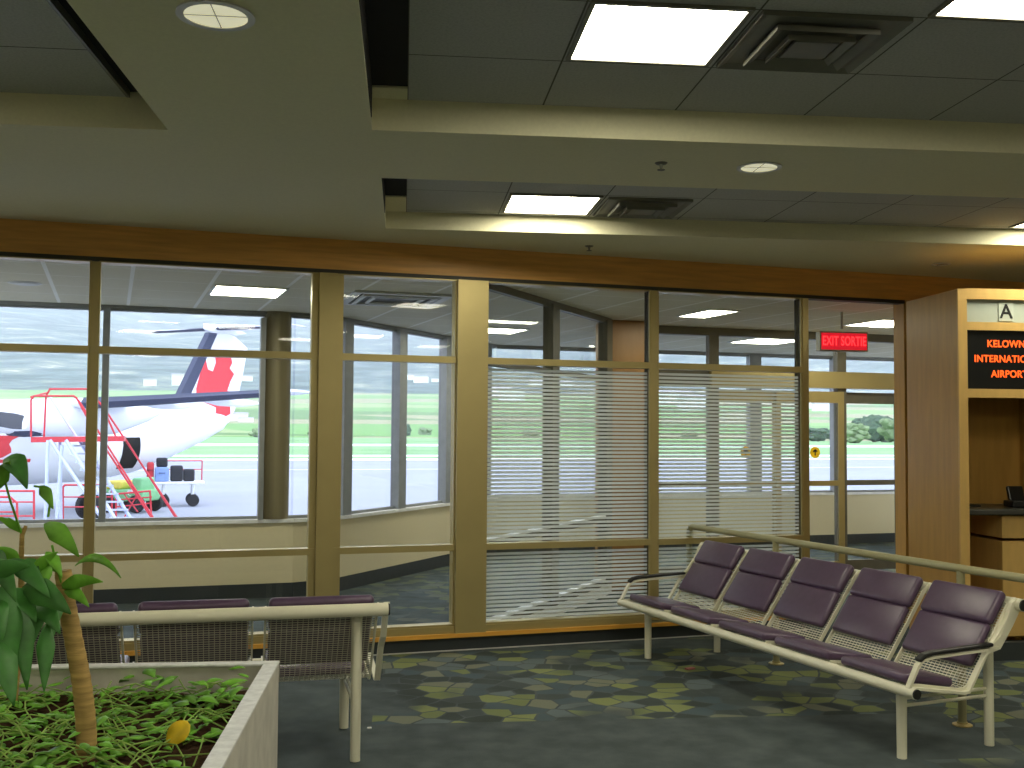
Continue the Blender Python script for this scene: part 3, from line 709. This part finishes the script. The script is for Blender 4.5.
# ------------------------------------------------------------------ planter
PX0, PX1, PY0, PY1, PZ = -2.6, -.527, 2.75, 4.69, .65
pt = thing('planter_box', 'large weathered white planter box in the left foreground', 'planter', (0, 0, 0))
b = MB(); T = .05
b.box(PX0, PX1, PY1-T, PY1, 0, PZ-.012).box(PX0, PX1, PY0, PY0+T, 0, PZ-.012).box(PX0, PX0+T, PY0+T, PY1-T, 0, PZ-.012).box(PX1-T, PX1, PY0+T, PY1-T, 0, PZ-.012)
b.build('box_wall', M['planter'], pt)
T = .06; b = MB()
b.box(PX0, PX1+.003, PY1-T, PY1+.003, PZ-.012, PZ).box(PX0, PX1+.003, PY0, PY0+T, PZ-.012, PZ).box(PX0, PX0+T, PY0+T, PY1-T, PZ-.012, PZ).box(PX1-T, PX1+.003, PY0+T, PY1-T, PZ-.012, PZ)
b.build('rim', M['rim'], pt, bevel=.004)
bm = bmesh.new(); nx, ny = 40, 36; SZ = .53
grid = [[bm.verts.new((PX0+.05+(PX1-PX0-.10)*i/nx, PY0+.05+(PY1-PY0-.10)*j/ny, SZ+random.uniform(-.012, .014))) for j in range(ny+1)] for i in range(nx+1)]
for i in range(nx):
    for j in range(ny): bm.faces.new((grid[i][j], grid[i+1][j], grid[i+1][j+1], grid[i][j+1]))
b = MB(); b.bm = bm; b.build('soil', M['soil'], pt, smooth=True)

def leafmesh(b, base, tip, wd, sag, side, fold=.25, n=8, wp=.45, rnd=False):
    base, tip = Vector(base), Vector(tip); mid = (base+tip)/2+Vector((0, 0, sag))
    prev = None; side = Vector(side)
    for i in range(n+1):
        u = i/n; p = base*(1-u)**2+mid*2*u*(1-u)+tip*u*u
        tg = ((mid-base)*(1-u)+(tip-mid)*u).normalized()
        sd = (side-tg*side.dot(tg)).normalized(); nr = sd.cross(tg)
        k = (u/wp)**.6 if u < wp else ((1-u)/(1-wp))**.75
        if rnd: k = math.sin(math.pi*min(.97, max(.03, u)))**.55
        h = max(.0015, wd*.5*min(1, max(.05, k))); 
        row = [b.bm.verts.new(p-sd*h+nr*h*fold), b.bm.verts.new(p), b.bm.verts.new(p+sd*h+nr*h*fold)]
        if prev:
            b.bm.faces.new((prev[0], prev[1], row[1], row[0])); b.bm.faces.new((prev[1], prev[2], row[2], row[1]))
        prev = row

# trailing ground cover
b = MB()
for i in range(1700):
    x = random.uniform(PX0+.1, PX1-.09); y = random.uniform(PY0+.1, PY1-.09)
    if math.sin(x*5.1+1.3)+math.cos(y*6.3+x*2) < -1.35: continue
    z = SZ+random.uniform(.01, .085)*random.random()+.01; a = random.uniform(0, 6.283); l = random.uniform(.035, .09)
    d = Vector((math.cos(a), math.sin(a), random.uniform(-.35, .35)))
    leafmesh(b, (x, y, z), Vector((x, y, z))+d*l, l*random.uniform(.5, .75), random.uniform(.0, .02), (-math.sin(a), math.cos(a), random.uniform(-.4, .4)), .2, 4, .35)
for i in range(26):
    x = random.uniform(-1.1, PX1-.10); y = random.uniform(4.2, PY1-.10); a = random.uniform(0, 6.283); l = random.uniform(.07, .11); z = SZ+random.uniform(.05, .12)
    leafmesh(b, (x, y, z), (x+math.cos(a)*l, y+math.sin(a)*l, z+random.uniform(-.03, .03)), l*.6, .02, (-math.sin(a), math.cos(a), .2), .2, 5, .35)
tag(b.build('ground_cover', M['leaf_light'], smooth=True, solid=.001), 'low trailing green vine leaves covering the planter soil', 'ground cover', kind='stuff')
b = MB()
for i in range(260):
    x = random.uniform(PX0+.2, PX1-.2); y = random.uniform(PY0+.2, PY1-.2); a = random.uniform(0, 6.283); pts = []
    for k in range(5):
        if not (PX0+.08 < x < PX1-.08 and PY0+.08 < y < PY1-.08): break
        pts.append((x, y, SZ+.02+.065*math.sin(k/4*math.pi)*random.uniform(.4, 1))); x += math.cos(a)*.07; y += math.sin(a)*.07; a += random.uniform(-.5, .5)
    if len(pts) > 2: b.tube(pts, .0028, 5)
tag(b.build('vine_stems', M['vine']), 'thin green vine runners woven over the planter soil', 'vine stems', kind='stuff')
b = MB(); q = at(178, 733, 3.72)
leafmesh(b, (q.x-.030, q.y, SZ+.05), (q.x+.032, q.y+.02, SZ+.115), .072, .01, (.55, -.35, -.75), .2, 10, .5, True)
tag(b.build('fallen_leaf', M['yellow_leaf'], smooth=True, solid=.001), 'single yellow leaf lying on the green ground cover', 'leaf')

# cane plant
dp = thing('cane_plant', 'tall cane plant with ringed trunk growing from the planter', 'plant', (-1.06, 3.76, SZ))
OFS = Vector((1.06, -3.76, -SZ))
def loc_(p): return Vector(p)+OFS
b = MB(); pts = []; rr = []
a0, a1 = Vector((-1.06, 3.76, SZ-.02)), Vector((-1.143, 3.76, 1.165)); nrg = 34
for i in range(nrg+1):
    u = i/nrg; p = a0.lerp(a1, u); p.x += .012*math.sin(u*5); pts.append(loc_(p)); rr.append((.034-.007*u)*(1.05 if i % 2 else .985))
b.tube(pts, .03, 14, taper=rr); b.build('trunk', M['trunk'], dp, smooth=True)
b = MB().tube([loc_(at(14, 700, 3.9)), loc_(at(22, 610, 3.85)), loc_(at(21, 565, 3.82)), loc_(at(22, 535, 3.8)), loc_(at(26, 526, 3.8))], .01, 8, taper=[.013, .012, .010, .008, .006])
b.build('stem', M['trunk'], dp, smooth=True)
for pp in ([(22, 532, 3.8), (17, 523, 3.79), (8, 518, 3.78)], [(22, 535, 3.8), (10, 500, 3.74), (2, 470, 3.7)], [(48, 517, 3.62), (50, 505, 3.62), (46, 488, 3.62), (34, 486, 3.62)], [(66, 600, 3.76), (58, 570, 3.72), (52, 545, 3.7)], [(60, 590, 3.76), (30, 565, 3.7), (8, 560, 3.66)]):
    MB().tube([loc_(at(*p)) for p in pp], .004, 6).build('leaf_stalk', M['leaf_light'], dp)
LV = [  # base px, tip px, depths, width m, sag, tone
 ((6, 458, 3.66), (27, 489, 3.60), .080, .05, 0), ((-6, 492, 3.66), (10, 461, 3.62), .06, .02, 1), ((40, 486, 3.62), (53, 509, 3.60), .042, .02, 1),
 ((22, 533, 3.80), (-4, 517, 3.74), .03, .015, 1), ((44, 524, 3.68), (79, 557, 3.62), .070, .03, 1), ((75, 566, 3.70), (121, 578, 3.60), .036, .085, 1),
 ((60, 588, 3.74), (103, 582, 3.62), .050, .03, 1), ((46, 552, 3.72), (62, 578, 3.66), .045, .02, 1), ((64, 590, 3.74), (89, 607, 3.64), .046, .03, 1),
 ((4, 582, 3.60), (8, 698, 3.52), .10, .05, 0), ((18, 604, 3.64), (27, 690, 3.56), .078, .04, 0), ((47, 622, 3.68), (44, 692, 3.60), .060, .02, 0),
 ((22, 588, 3.66), (71, 614, 3.58), .095, .04, 0), ((-10, 575, 3.60), (30, 566, 3.56), .06, .02, 0), ((30, 575, 3.70), (58, 552, 3.68), .04, .015, 1),
 ((8, 560, 3.66), (50, 598, 3.60), .07, .03, 0), ((-14, 600, 3.58), (2, 640, 3.50), .10, .03, 0), ((58, 596, 3.74), (52, 640, 3.66), .05, .03, 0),
 ((34, 600, 3.70), (60, 634, 3.62), .075, .03, 0), ((2, 550, 3.68), (-10, 590, 3.6), .06, .03, 0), ((-6, 640, 3.54), (14, 706, 3.46), .09, .03, 0), ((62, 575, 3.76), (44, 560, 3.70), .035, .02, 1),
 ((20, 568, 3.74), (-4, 548, 3.68), .05, .03, 1), ((24, 560, 3.74), (40, 580, 3.66), .05, .02, 0), ((10, 590, 3.66), (36, 622, 3.58), .08, .03, 0), ((50, 560, 3.72), (36, 600, 3.66), .05, .02, 1),
 ((-8, 560, 3.64), (16, 602, 3.56), .07, .04, 0), ((40, 604, 3.70), (30, 650, 3.60), .06, .03, 0), ((66, 596, 3.75), (50, 612, 3.68), .05, .02, 0)]
for bs, tp, wd_, sg, tone in LV:
    A, B = at(*bs), at(*tp); vdir = Vector((0, 0, EYE))-A
    side = (B-A).cross(vdir).normalized()+Vector((random.uniform(-.2, .2), random.uniform(-.5, .1), random.uniform(-.1, .3)))
    b = MB(); leafmesh(b, loc_(A), loc_(B), wd_, sg, side, .3, 10, .42)
    b.build('leaf', M['leaf_light'] if tone else M['leaf'], dp, smooth=True, solid=.0015)

# ------------------------------------------------------------------ airfield
def gstrip(name, mm, q0, q1, z, s0=-420, s1=700):
    return struct(MB().box(s0, s1, q0, q1, z-.3, z).build(name, mm, loc=Vector((P0.x, P0.y, 0)), rotz=WA))
gstrip('apron', M['asphalt'], 3.04, 98, GZ)
struct(MB().prism([(-60, 10), (-7, 3.2), (-3.5, 22), (-7.5, 27), (-19, 57), (-60, 60)], GZ-.2, GZ+.015).build('apron', M['concrete'], loc=P0, rotz=WA))
gstrip('apron', M['runway'], 98, 104, GZ+.02)
gstrip('grass_field', M['grass'], 98, 900, GZ)
gstrip('runway', M['runway'], 113, 120, GZ+.03)
gstrip('runway', M['runway'], 196, 224, GZ+.05)
gstrip('apron', M['runway'], 73, 73.5, GZ+.01)
# fields and hills rising beyond
def terrain(name, mm, prof, x0, x1, nx, amp, seed):
    bm = bmesh.new(); rows = []
    for j, (yy, zz) in enumerate(prof):
        row = []
        for i in range(nx+1):
            x = x0+(x1-x0)*i/nx
            wv = math.sin(x*.004+seed+j*.7)+.6*math.sin(x*.0091+seed*2+j*1.3)+.4*math.sin(x*.021+j*2.1)
            row.append(bm.verts.new((x, yy+wv*12*(j > 0), zz+(wv*amp*zz*.12 if j > 0 else 0))))
        rows.append(row)
    for j in range(len(rows)-1):
        for i in range(nx): bm.faces.new((rows[j][i], rows[j][i+1], rows[j+1][i+1], rows[j+1][i]))
    b = MB(); b.bm = bm; return struct(b.build(name, mm, smooth=True))
terrain('farm_fields', M['fields'], [(420, GZ-.3), (520, .5), (620, 6), (760, 17), (950, 32), (1100, 44)], -1500, 2200, 60, .4, 1.)
terrain('hillside', M['hills'], [(980, 30), (1150, 55), (1400, 95), (1700, 150), (2100, 230), (2600, 340), (3100, 480), (3500, 620)], -3500, 5500, 90, 1., 2.3)

hz = bpy.data.materials.new('valley_haze'); hz.use_nodes = True; nt = hz.node_tree; nt.nodes.remove(nt.nodes['Principled BSDF'])
vs_ = nt.nodes.new('ShaderNodeVolumeScatter'); vs_.inputs['Color'].default_value = (.86, .90, 1, 1); vs_.inputs['Density'].default_value = HAZE
nt.links.new(vs_.outputs[0], nt.nodes['Material Output'].inputs['Volume'])
tag(MB().box(-3400, 5400, 300, 3480, -4, 640).build('valley_haze', hz), 'thin bluish haze filling the valley in front of the hills', 'haze', kind='stuff')
# trees and bushes between runway and fields
def blob(b, c, rx, rz, n=1, seed=0):
    g = bmesh.new(); bmesh.ops.create_icosphere(g, subdivisions=2, radius=1)
    rn = random.Random(seed)
    for v in g.verts:
        k = 1+rn.uniform(-.22, .22); v.co = Vector((v.co.x*rx*k, v.co.y*rx*k, v.co.z*rz*k))+Vector(c)
    b.merge(g)
def tree(px, Y, h, wdt, tone, label, name='tree', zb=None):
    p = at(px, 436, Y); z0 = GZ if zb is None else zb
    t = thing(name, label, 'tree' if name == 'tree' else 'bush', (p.x, p.y, z0), 0, 'trees beyond the runway')
    b = MB()
    for k in range(22):
        a = random.uniform(0, 6.28); rr_ = wdt*.40*math.sqrt(random.random()); zz_ = random.uniform(.12, .80); rr_ *= 1.15-abs(zz_-.45)
        blob(b, (math.cos(a)*rr_, math.sin(a)*rr_, h*zz_), wdt*random.uniform(.13, .20), h*random.uniform(.13, .20), seed=int(px*7+k))
    blob(b, (0, 0, h*.46), wdt*.36, h*.44, seed=int(px))
    b.build('crown', M['foliage2'] if tone else M['foliage'], t, smooth=True)
    MB().tube([(0, 0, 0), (0, 0, h*.4)], wdt*.05, 8).build('trunk', M['bark'], t)
for px, Y, h, wdt, tone in ((874, 385, 11, 17, 0), (852, 340, 7, 11, 1), (897, 350, 9, 13, 1), (818, 400, 6, 12, 0), (836, 420, 6, 10, 1), (920, 390, 12, 15, 0), (404, 480, 7, 9, 0), (424, 500, 5, 8, 1), (318, 470, 4, 9, 1), (146, 500, 7, 10, 0), (258, 440, 4, 8, 1), (270, 490, 6, 8, 0), (116, 440, 6, 10, 1), (60, 430, 7, 13, 0), (16, 410, 6, 11, 0), (90, 460, 7, 10, 0), (530, 470, 4, 9, 1), (690, 470, 4, 9, 1)):
    tree(px, Y, h, wdt, tone, 'pale rounded bush standing beyond the runway' if tone else 'dark leafy tree standing beyond the runway', 'bush' if tone else 'tree')
# distant white houses
hv = None
for px, py, Y, wd_ in ((178, 379, 1000, 22), (205, 376, 1020, 26), (232, 379, 980, 18), (150, 382, 950, 18), (247, 378, 1000, 16), (319, 381, 980, 24), (408, 377, 1010, 18), (421, 379, 1000, 22), (437, 380, 990, 16), (497, 392, 900, 40), (512, 394, 880, 36), (535, 383, 950, 20), (565, 384, 950, 22), (672, 398, 860, 52), (694, 402, 800, 44), (812, 402, 760, 30), (822, 406, 740, 22), (236, 417, 640, 22), (246, 420, 630, 14)):
    p = at(px, py, Y)
    if hv is None:
        hv = thing('distant_house', 'tiny white house far off among the fields', 'house', p, .2, 'white houses across the valley')
        MB().box(-.5, .5, -.3, .3, -.55, .28).build('wall', M['housewhite'], hv)
        MB().prism([(-.34, .26), (.34, .26), (0, .46)], -.54, .54, 'x').build('roof', M['roofgrey'], hv)
        hv.scale = (wd_*.5,)*3
    else:
        h2 = dup(hv, p, random.uniform(-.4, .6)); h2.scale = (wd_*.6, wd_*.4, wd_*random.uniform(.22, .36))

# ------------------------------------------------------------------ aircraft
AL = R(31); AF = Vector((-math.sin(AL), -math.cos(AL), 0))
ac = thing('turboprop_airliner', 'white turboprop airliner with red tail parked on the apron', 'aircraft', (-13.99, 38.04, GZ), math.atan2(AF.y, AF.x))
def ering(x, zc, ry, rz, n=24): return [Vector((x, ry*math.cos(2*math.pi*j/n), zc+rz*math.sin(2*math.pi*j/n))) for j in range(n)]
fst = [(10.3, 1.95, .06, .06), (9.9, 1.97, .45, .42), (9.0, 2.1, .88, .85), (7.6, 2.28, 1.25, 1.22), (6, 2.35, 1.35, 1.35), (-4, 2.35, 1.35, 1.35), (-6, 2.50, 1.24, 1.24), (-8.2, 2.82, .92, .98), (-10.2, 3.15, .52, .66), (-11.5, 3.36, .22, .36), (-11.9, 3.42, .05, .1)]
MB().loft([ering(*s) for s in fst]).build('fuselage', M['planewhite'], ac, smooth=True)
def fus(x):
    for a, c in zip(fst[:-1], fst[1:]):
        if c[0] <= x <= a[0]:
            u = (a[0]-x)/(a[0]-c[0]); return [a[i]+(c[i]-a[i])*u for i in (1, 2, 3)]
def foil(x0, ch, th, y, z, sp=1.): # chord runs aft from leading edge x0
    prof = [(0, 0), (.02, .35), (.08, .75), (.25, 1), (.5, .85), (.8, .35), (1, .02)]
    top = [(x0-ch*u, y, z+th*.5*v) for u, v in prof]; bot = [(x0-ch*u, y, z-th*.5*v) for u, v in prof[1:]][::-1]
    return [Vector(p) for p in top+bot]
for sy in (1, -1):
    name = 'wing'
    wg = MB().loft([foil(.75, 2.45, .40, 0, 3.78), foil(.75, 2.45, .38, sy*4.2, 3.82), foil(.50, 1.3, .17, sy*12.6, 4.12), foil(.35, .9, .06, sy*12.95, 4.14)]).build('wing', M['planewhite'], ac, smooth=True)
    def bootsec(x0, th, y, z): return [Vector((x0+.03, y, z)), Vector((x0-.10, y, z+th*.5)), Vector((x0-.34, y, z+th*.54)), Vector((x0-.34, y, z-th*.56)), Vector((x0-.10, y, z-th*.52))]
    MB().loft([bootsec(.755, .35, sy*4.75, 3.835), bootsec(.70, .31, sy*6.5, 3.88), bootsec(.52, .19, sy*12.1, 4.10)]).build('leading_edge_boot', M['boot'], wg)
    for yy in (6.6, 9.2):
        MB().loft([ering(x, 3.72+(yy-4)*.03, r_*.6, r_, 10) for x, r_ in ((.1, .03), (-.6, .14), (-1.6, .15), (-2.6, .03))]).build('flap_fairing', M['planewhite'], wg).location.y = sy*yy
    nc = MB().loft([[Vector((p.x, p.y+sy*3.95, p.z)) for p in ering(x, z, a, c, 16)] for x, z, a, c in ((3.6, 3.35, .30, .30), (3.1, 3.33, .42, .48), (1, 3.30, .46, .58), (-1.4, 3.36, .46, .55), (-2.9, 3.55, .30, .30), (-3.5, 3.62, .12, .12))]).build('engine_nacelle', M['planewhite'], ac, smooth=True)
    MB().loft([[Vector((p.x, p.y+sy*3.95, p.z)) for p in ering(x, 3.35, a, a, 14)] for x, a in ((4.3, .02), (4.1, .16), (3.8, .26), (3.6, .29))]).build('spinner', M['boot'], nc, smooth=True)
    MB().loft([[Vector((p.x, p.y+sy*3.95, p.z)) for p in ering(x, 2.92, a, a*.7, 12)] for x, a in ((2.75, .22), (2.2, .28), (1.2, .2))]).build('intake', M['boot'], nc, smooth=True)
    for k in range(4):
        an = R(6+90*k); d = Vector((0, math.sin(an), math.cos(an))); e_ = Vector((0, math.cos(an), -math.sin(an))); cc = Vector((3.75, sy*3.95, 3.35))
        def bs(r_, ch, tw): return [cc+d*r_+(e_*math.cos(tw)+Vector((1, 0, 0))*math.sin(tw))*a_+(Vector((1, 0, 0))*math.cos(tw)-e_*math.sin(tw))*b_ for a_, b_ in ((-ch, 0), (0, .03), (ch, 0), (0, -.03))]
        pb_ = MB().loft([bs(.2, .10, .5), bs(.7, .22, .3), bs(1.4, .23, .15), bs(1.78, .2, .1)]).build('propeller_blade', M['propdark'], nc, smooth=True)
        MB().loft([bs(1.781, .2, .1), bs(1.96, .13, .1)]).build('blade_tip', M['planewhite'], pb_)
    MB().tube([(-.3, sy*3.95, 3.0), (-.5, sy*3.95, .45)], .09, 10).build('gear_strut', M['aluminium'], ac)
    for dy in (-.22, .22):
        MB().lathe([(.2, -.1), (.38, -.1), (.42, -.05), (.42, .05), (.38, .1), (.2, .1)], 20, Matrix.Translation((-.5, sy*3.95+dy, .42)) @ Matrix.Rotation(R(90), 4, 'X'), cap=True).build('wheel', M['tyre'], ac)
finp = [(-6.2, 3.62), (-8.1, 4.05), (-8.75, 4.35), (-10.55, 7.25), (-11.2, 7.42), (-12.2, 7.2), (-13.05, 6.75), (-12.7, 5.3), (-12.25, 3.9), (-11.85, 3.3), (-8, 3.0)]
fin = MB().prism(finp, -.13, .13, 'y').build('tail_fin', M['planewhite'], ac, bevel=.05)
MB().prism([(-8.62, 4.32), (-10.47, 7.25), (-10.95, 7.25), (-9.25, 4.32)], -.145, .145, 'y').build('leading_edge_boot', M['boot'], fin)
MB().loft([ering(x, 7.42, a, a, 12) for x, a in ((-10.2, .02), (-10.5, .16), (-11.3, .22), (-12.4, .14), (-13, .02))]).build('tail_bullet', M['planewhite'], fin, smooth=True)
for sy in (1, -1):
    sb = MB().loft([foil(-10.75, 1.5, .12, 0, 7.46), foil(-10.95, 1.0, .08, sy*4.1, 7.48), foil(-11.1, .7, .05, sy*4.3, 7.48)]).build('tailplane', M['planewhite'], ac, smooth=True)
    MB().loft([[Vector((x0+.04, y, 7.46)), Vector((x0-.1, y, 7.46+t_)), Vector((x0-.32, y, 7.46+t_*1.1)), Vector((x0-.32, y, 7.46-t_*1.2)), Vector((x0-.1, y, 7.46-t_))] for x0, y, t_ in ((-10.75, sy*.2, .062), (-10.95, sy*3.75, .045))]).build('leading_edge_boot', M['boot'], sb)
# red livery on the fin: stylised ragged patch with notches, both faces
red = [[(-10.15, 6.39),(-10.21, 6.12),(-10.38, 5.63),(-10.7, 5.55),(-10.88, 5.94),(-10.82, 6.34),(-11.81, 6.45),(-11.97, 6.01),(-11.8, 5.75),(-12.11, 5.51),(-11.85, 5.14),(-11.67, 4.73),(-12.17, 4.7),(-12.24, 4.38),(-11.88, 4.08),(-11.91, 3.71),(-11.29, 3.47),(-11.18, 3.2),(-10.76, 3.28),(-10.56, 3.53),(-10.95, 3.76),(-10.94, 3.98),(-9.7, 4.3),(-9.68, 4.77),(-9.84, 5.25),(-10.02, 5.73)]]
for sy in (1, -1):
    for poly in red:
        MB().prism(poly, sy*.131, sy*.142, 'y').build('livery_patch', M['planered'], fin)
def fpatch(name, mm, z0, z1, xl, xr, off=.015, nx=6, nz=8):
    """patch wrapped on the port side between z0 and z1; xl(u), xr(u) give its ends"""
    b = MB(); g = []
    for k in range(nz+1):
        u = k/nz; z = z0+(z1-z0)*u; row = []
        for i in range(nx+1):
            x = xl(u)+(xr(u)-xl(u))*i/nx; zc, ry, rz = fus(x)
            y = ry*math.sqrt(max(0, 1-((z-zc)/rz)**2))
            row.append((b.bm.verts.new((x, y+off, z)), b.bm.verts.new((x, y-.05, z))))
        g.append(row)
    for k in range(nz):
        for i in range(nx):
            for s_ in (0, 1): b.bm.faces.new((g[k][i][s_], g[k][i+1][s_], g[k+1][i+1][s_], g[k+1][i][s_]))
    for k in range(nz):
        for i in (0, nx): b.bm.faces.new((g[k][i][0], g[k+1][i][0], g[k+1][i][1], g[k][i][1]))
    for i in range(nx):
        for k in (0, nz): b.bm.faces.new((g[k][i][0], g[k][i+1][0], g[k][i+1][1], g[k][i][1]))
    return b.build(name, mm, ac, smooth=False)
fpatch('livery_patch', M['planered'], 2.75, 1.62, lambda u: 3.2, lambda u: .1+1.35*u+.25*math.sin(u*9))
fpatch('livery_stripe', M['planered'], 1.95, 1.84, lambda u: 3.2, lambda u: -.3)
fpatch('cargo_opening', M['void'], 2.68, 1.48, lambda u: -4.45, lambda u: -5.35-.1*u)  # black hull patch paints in the darkness of the open hold

# ------------------------------------------------------------------ apron equipment
def tubes(b, lst, r):
    for p in lst: b.tube([at(*q) for q in p], r, 8)
YN, YF = 28.4, 29.8
st = thing('maintenance_stairs', 'red railed maintenance stairs with pale blue ladder beside the aircraft', 'stairs', (0, 0, 0))
b = MB(); pf = [at(31, 437, YN), at(124, 436, YN), at(126, 436, YF), at(40, 437, YF)]
lo = [p-Vector((0, 0, .14)) for p in pf]; vs = [b.bm.verts.new(p) for p in pf]; vl = [b.bm.verts.new(p) for p in lo]
b.bm.faces.new(vs); b.bm.faces.new(vl[::-1])
for i in range(4): b.bm.faces.new((vs[i], vs[(i+1) % 4], vl[(i+1) % 4], vl[i]))
b.build('platform', M['redpaint'], st)
b = MB(); tubes(b, [[(31, 437, YN), (31, 400, YN), (34, 396, YN), (74, 396, YN), (79, 401, YN), (168, 541, YN)], [(44, 437, YF), (46, 396, YF), (50, 389, YF), (88, 389, YF), (104, 408, YF), (190, 537, YF)], [(31, 397, YN), (46, 393, YF)], [(100, 440, YN), (167, 541, YN)], [(110, 437, YF), (124, 437, YF), (188, 537, YF)], [(76, 397, YN), (87, 417, YN)], [(116, 437, YF), (104, 410, YF)]], .026)
b.build('guard_rail', M['redpaint'], st)
def strip(b, p, q, Y, w_): b.tube([at(*p, Y), at(*q, Y)], w_, 6)
b = MB(); 
for p, q, Y in (((50, 440), (117, 541), YN), ((66, 440), (129, 541), YN), ((82, 440), (142, 537), YF)): strip(b, p, q, Y, .05)
b.build('stringer', M['aluminium'], st)
for i in range(10):
    u = (i+.6)/10.5
    A = at(66+52*u, 440+84*u, YN); B = at(82+52*u, 440+84*u, YF); d = Vector((.10, 0, 0))
    MB().loft([[A-d, A+d, A+d-Vector((0, 0, .05)), A-d-Vector((0, 0, .05))], [B-d, B+d, B+d-Vector((0, 0, .05)), B-d-Vector((0, 0, .05))]]).build('tread', M['aluminium'], st)
for (p, q, Y) in (((48, 440), (45, 526), YN), ((62, 445), (56, 526), YN), ((60, 440), (61, 526), YF)): MB().tube([at(*p, Y), at(*q, Y)], .045, 8).build('support_leg', M['aluminium'], st)
b = MB(); strip(b, (50, 397), (80, 442), YF, .035); strip(b, (80, 442), (96, 470), YF, .035); b.build('brace', M['aluminium'], st)
def barrier(label, pts, mid, loc=(0, 0, 0)):
    t_ = thing('crowd_barrier', label, 'barrier', loc)
    b = MB(); tubes(b, [pts], .028); b.build('hoop', M['redpaint'], t_, smooth=True)
    b = MB(); tubes(b, mid, .02); b.build('cross_rail', M['redpaint'], t_)
barrier('low red hoop barrier at the far left of the apron', [(-20, 547, 27), (-20, 503, 27), (-12, 497, 27), (10, 497, 27), (17, 503, 27), (18, 547, 27)], [[(-20, 512, 27), (17, 512, 27)]])
barrier('taller red frame barrier behind the low hoop at far left', [(-30, 543, 28), (-30, 491, 28), (34, 491, 28), (34, 543, 28)], [[(-30, 502, 28), (34, 502, 28)], [(-30, 516, 28), (34, 516, 28)]])
barrier('red rectangular barrier standing under the stair platform', [(63, 533, 30.8), (63, 487, 30.8), (65, 485, 30.8), (110, 485, 30.8), (112, 487, 30.8), (112, 533, 30.8)], [[(63, 497, 30.8), (112, 497, 30.8)], [(63, 507, 30.8), (112, 507, 30.8)]])
barrier('red lattice barrier in front of the green baggage tractor', [(116, 529, 32), (116, 494, 32), (150, 491, 32), (152, 529, 32)], [[(116, 500, 32), (152, 497, 32)], [(116, 507, 32), (152, 503, 32)], [(124, 518, 32), (138, 493, 32)], [(138, 512, 32), (124, 494, 32)]])

# baggage cart with bags
CX = at(176, 490, 42.5); ct = thing('baggage_cart', 'white flat baggage cart with small wheels under the aircraft tail', 'baggage cart', (CX.x, CX.y, GZ), R(14))
MB().rbox(2.1, 1.3, .10, .03, Matrix.Translation((0, 0, .92))).build('bed', M['cartwhite'], ct)
for x in (-.48, .62):
    for y in (-.5, .5):
        MB().lathe([(.08, -.07), (.22, -.07), (.24, 0), (.22, .07), (.08, .07)], 16, Matrix.Translation((x, y, .24)) @ Matrix.Rotation(R(90), 4, 'X'), cap=True).build('wheel', M['tyre'], ct)
        MB().tube([(x, y*.9, .24), (x, y*.9, .88)], .05, 8).build('leg', M['cartwhite'], ct)
MB().tube([(-.7, .6, .97), (-.7, .6, 1.75), (1.0, .6, 1.75), (1.0, .6, .97)], .025, 8).tube([(-.7, .6, 1.4), (1.0, .6, 1.4)], .02, 8).build('rear_rail', M['redpaint'], ct)
def bag(name, label, x, y, sx, sy, sz, mm, z=.97):
    a = R(14); lc = Vector((CX.x+math.cos(a)*x-math.sin(a)*y, CX.y+math.sin(a)*x+math.cos(a)*y, GZ+z))
    t_ = thing(name, label, 'bag', lc, a)
    MB().rbox(sx, sy, sz, .07, Matrix.Translation((0, 0, sz/2))).build('body', mm, t_, smooth=True)
    MB().tube([(-.1, -sy/2, sz*.6), (-.1, -sy/2-.04, sz*.6), (.1, -sy/2-.04, sz*.6), (.1, -sy/2, sz*.6)], .015, 6).build('handle', M['bagblack'], t_)
bag('suitcase', 'light blue suitcase on the flat baggage cart', -.55, -.2, .52, .5, .56, M['bagblue'])
bag('suitcase', 'large black suitcase in the middle of the baggage cart', 0.0, -.15, .46, .5, .62, M['bagblack'])
bag('suitcase', 'smaller black bag at the right end of the baggage cart', .46, -.2, .42, .5, .48, M['bagblack'])
bag('duffel_bag', 'dark round duffel bag heaped above the light blue suitcase', -.55, -.15, .42, .4, .36, M['bagblack'], 1.535)
bag('suitcase', 'red suitcase leaning at the left end of the baggage cart', -.97, -.1, .26, .5, .75, M['bagred'])
# baggage tractor
TX_ = at(131, 500, 39.5); tg = thing('baggage_tractor', 'green and yellow baggage tractor behind the red stair rails', 'tractor', (TX_.x, TX_.y, GZ), R(-20))
MB().rbox(1.7, 1.2, .42, .08, Matrix.Translation((0, 0, .62))).build('chassis', M['tuggreen'], tg, smooth=True)
MB().rbox(.75, 1.05, .30, .08, Matrix.Translation((-.45, 0, .98))).build('bonnet', M['tugyellow'], tg, smooth=True)
MB().rbox(.4, .9, .5, .08, Matrix.Translation((.5, 0, 1.0))).build('seat', M['tuggreen'], tg, smooth=True)
for y in (-.38, .38): MB().lathe([(.001, -.03), (.1, -.02), (.11, .02)], 16, Matrix.Translation((y, -.62, .74)) @ Matrix.Rotation(R(90), 4, 'X')).build('headlight', M['sillwhite'], tg)
for x in (-.55, .6):
    for y in (-.58, .58):
        MB().lathe([(.1, -.1), (.3, -.1), (.33, 0), (.3, .1), (.1, .1)], 18, Matrix.Translation((x, y, .33)) @ Matrix.Rotation(R(90), 4, 'X'), cap=True).build('wheel', M['tyre'], tg)
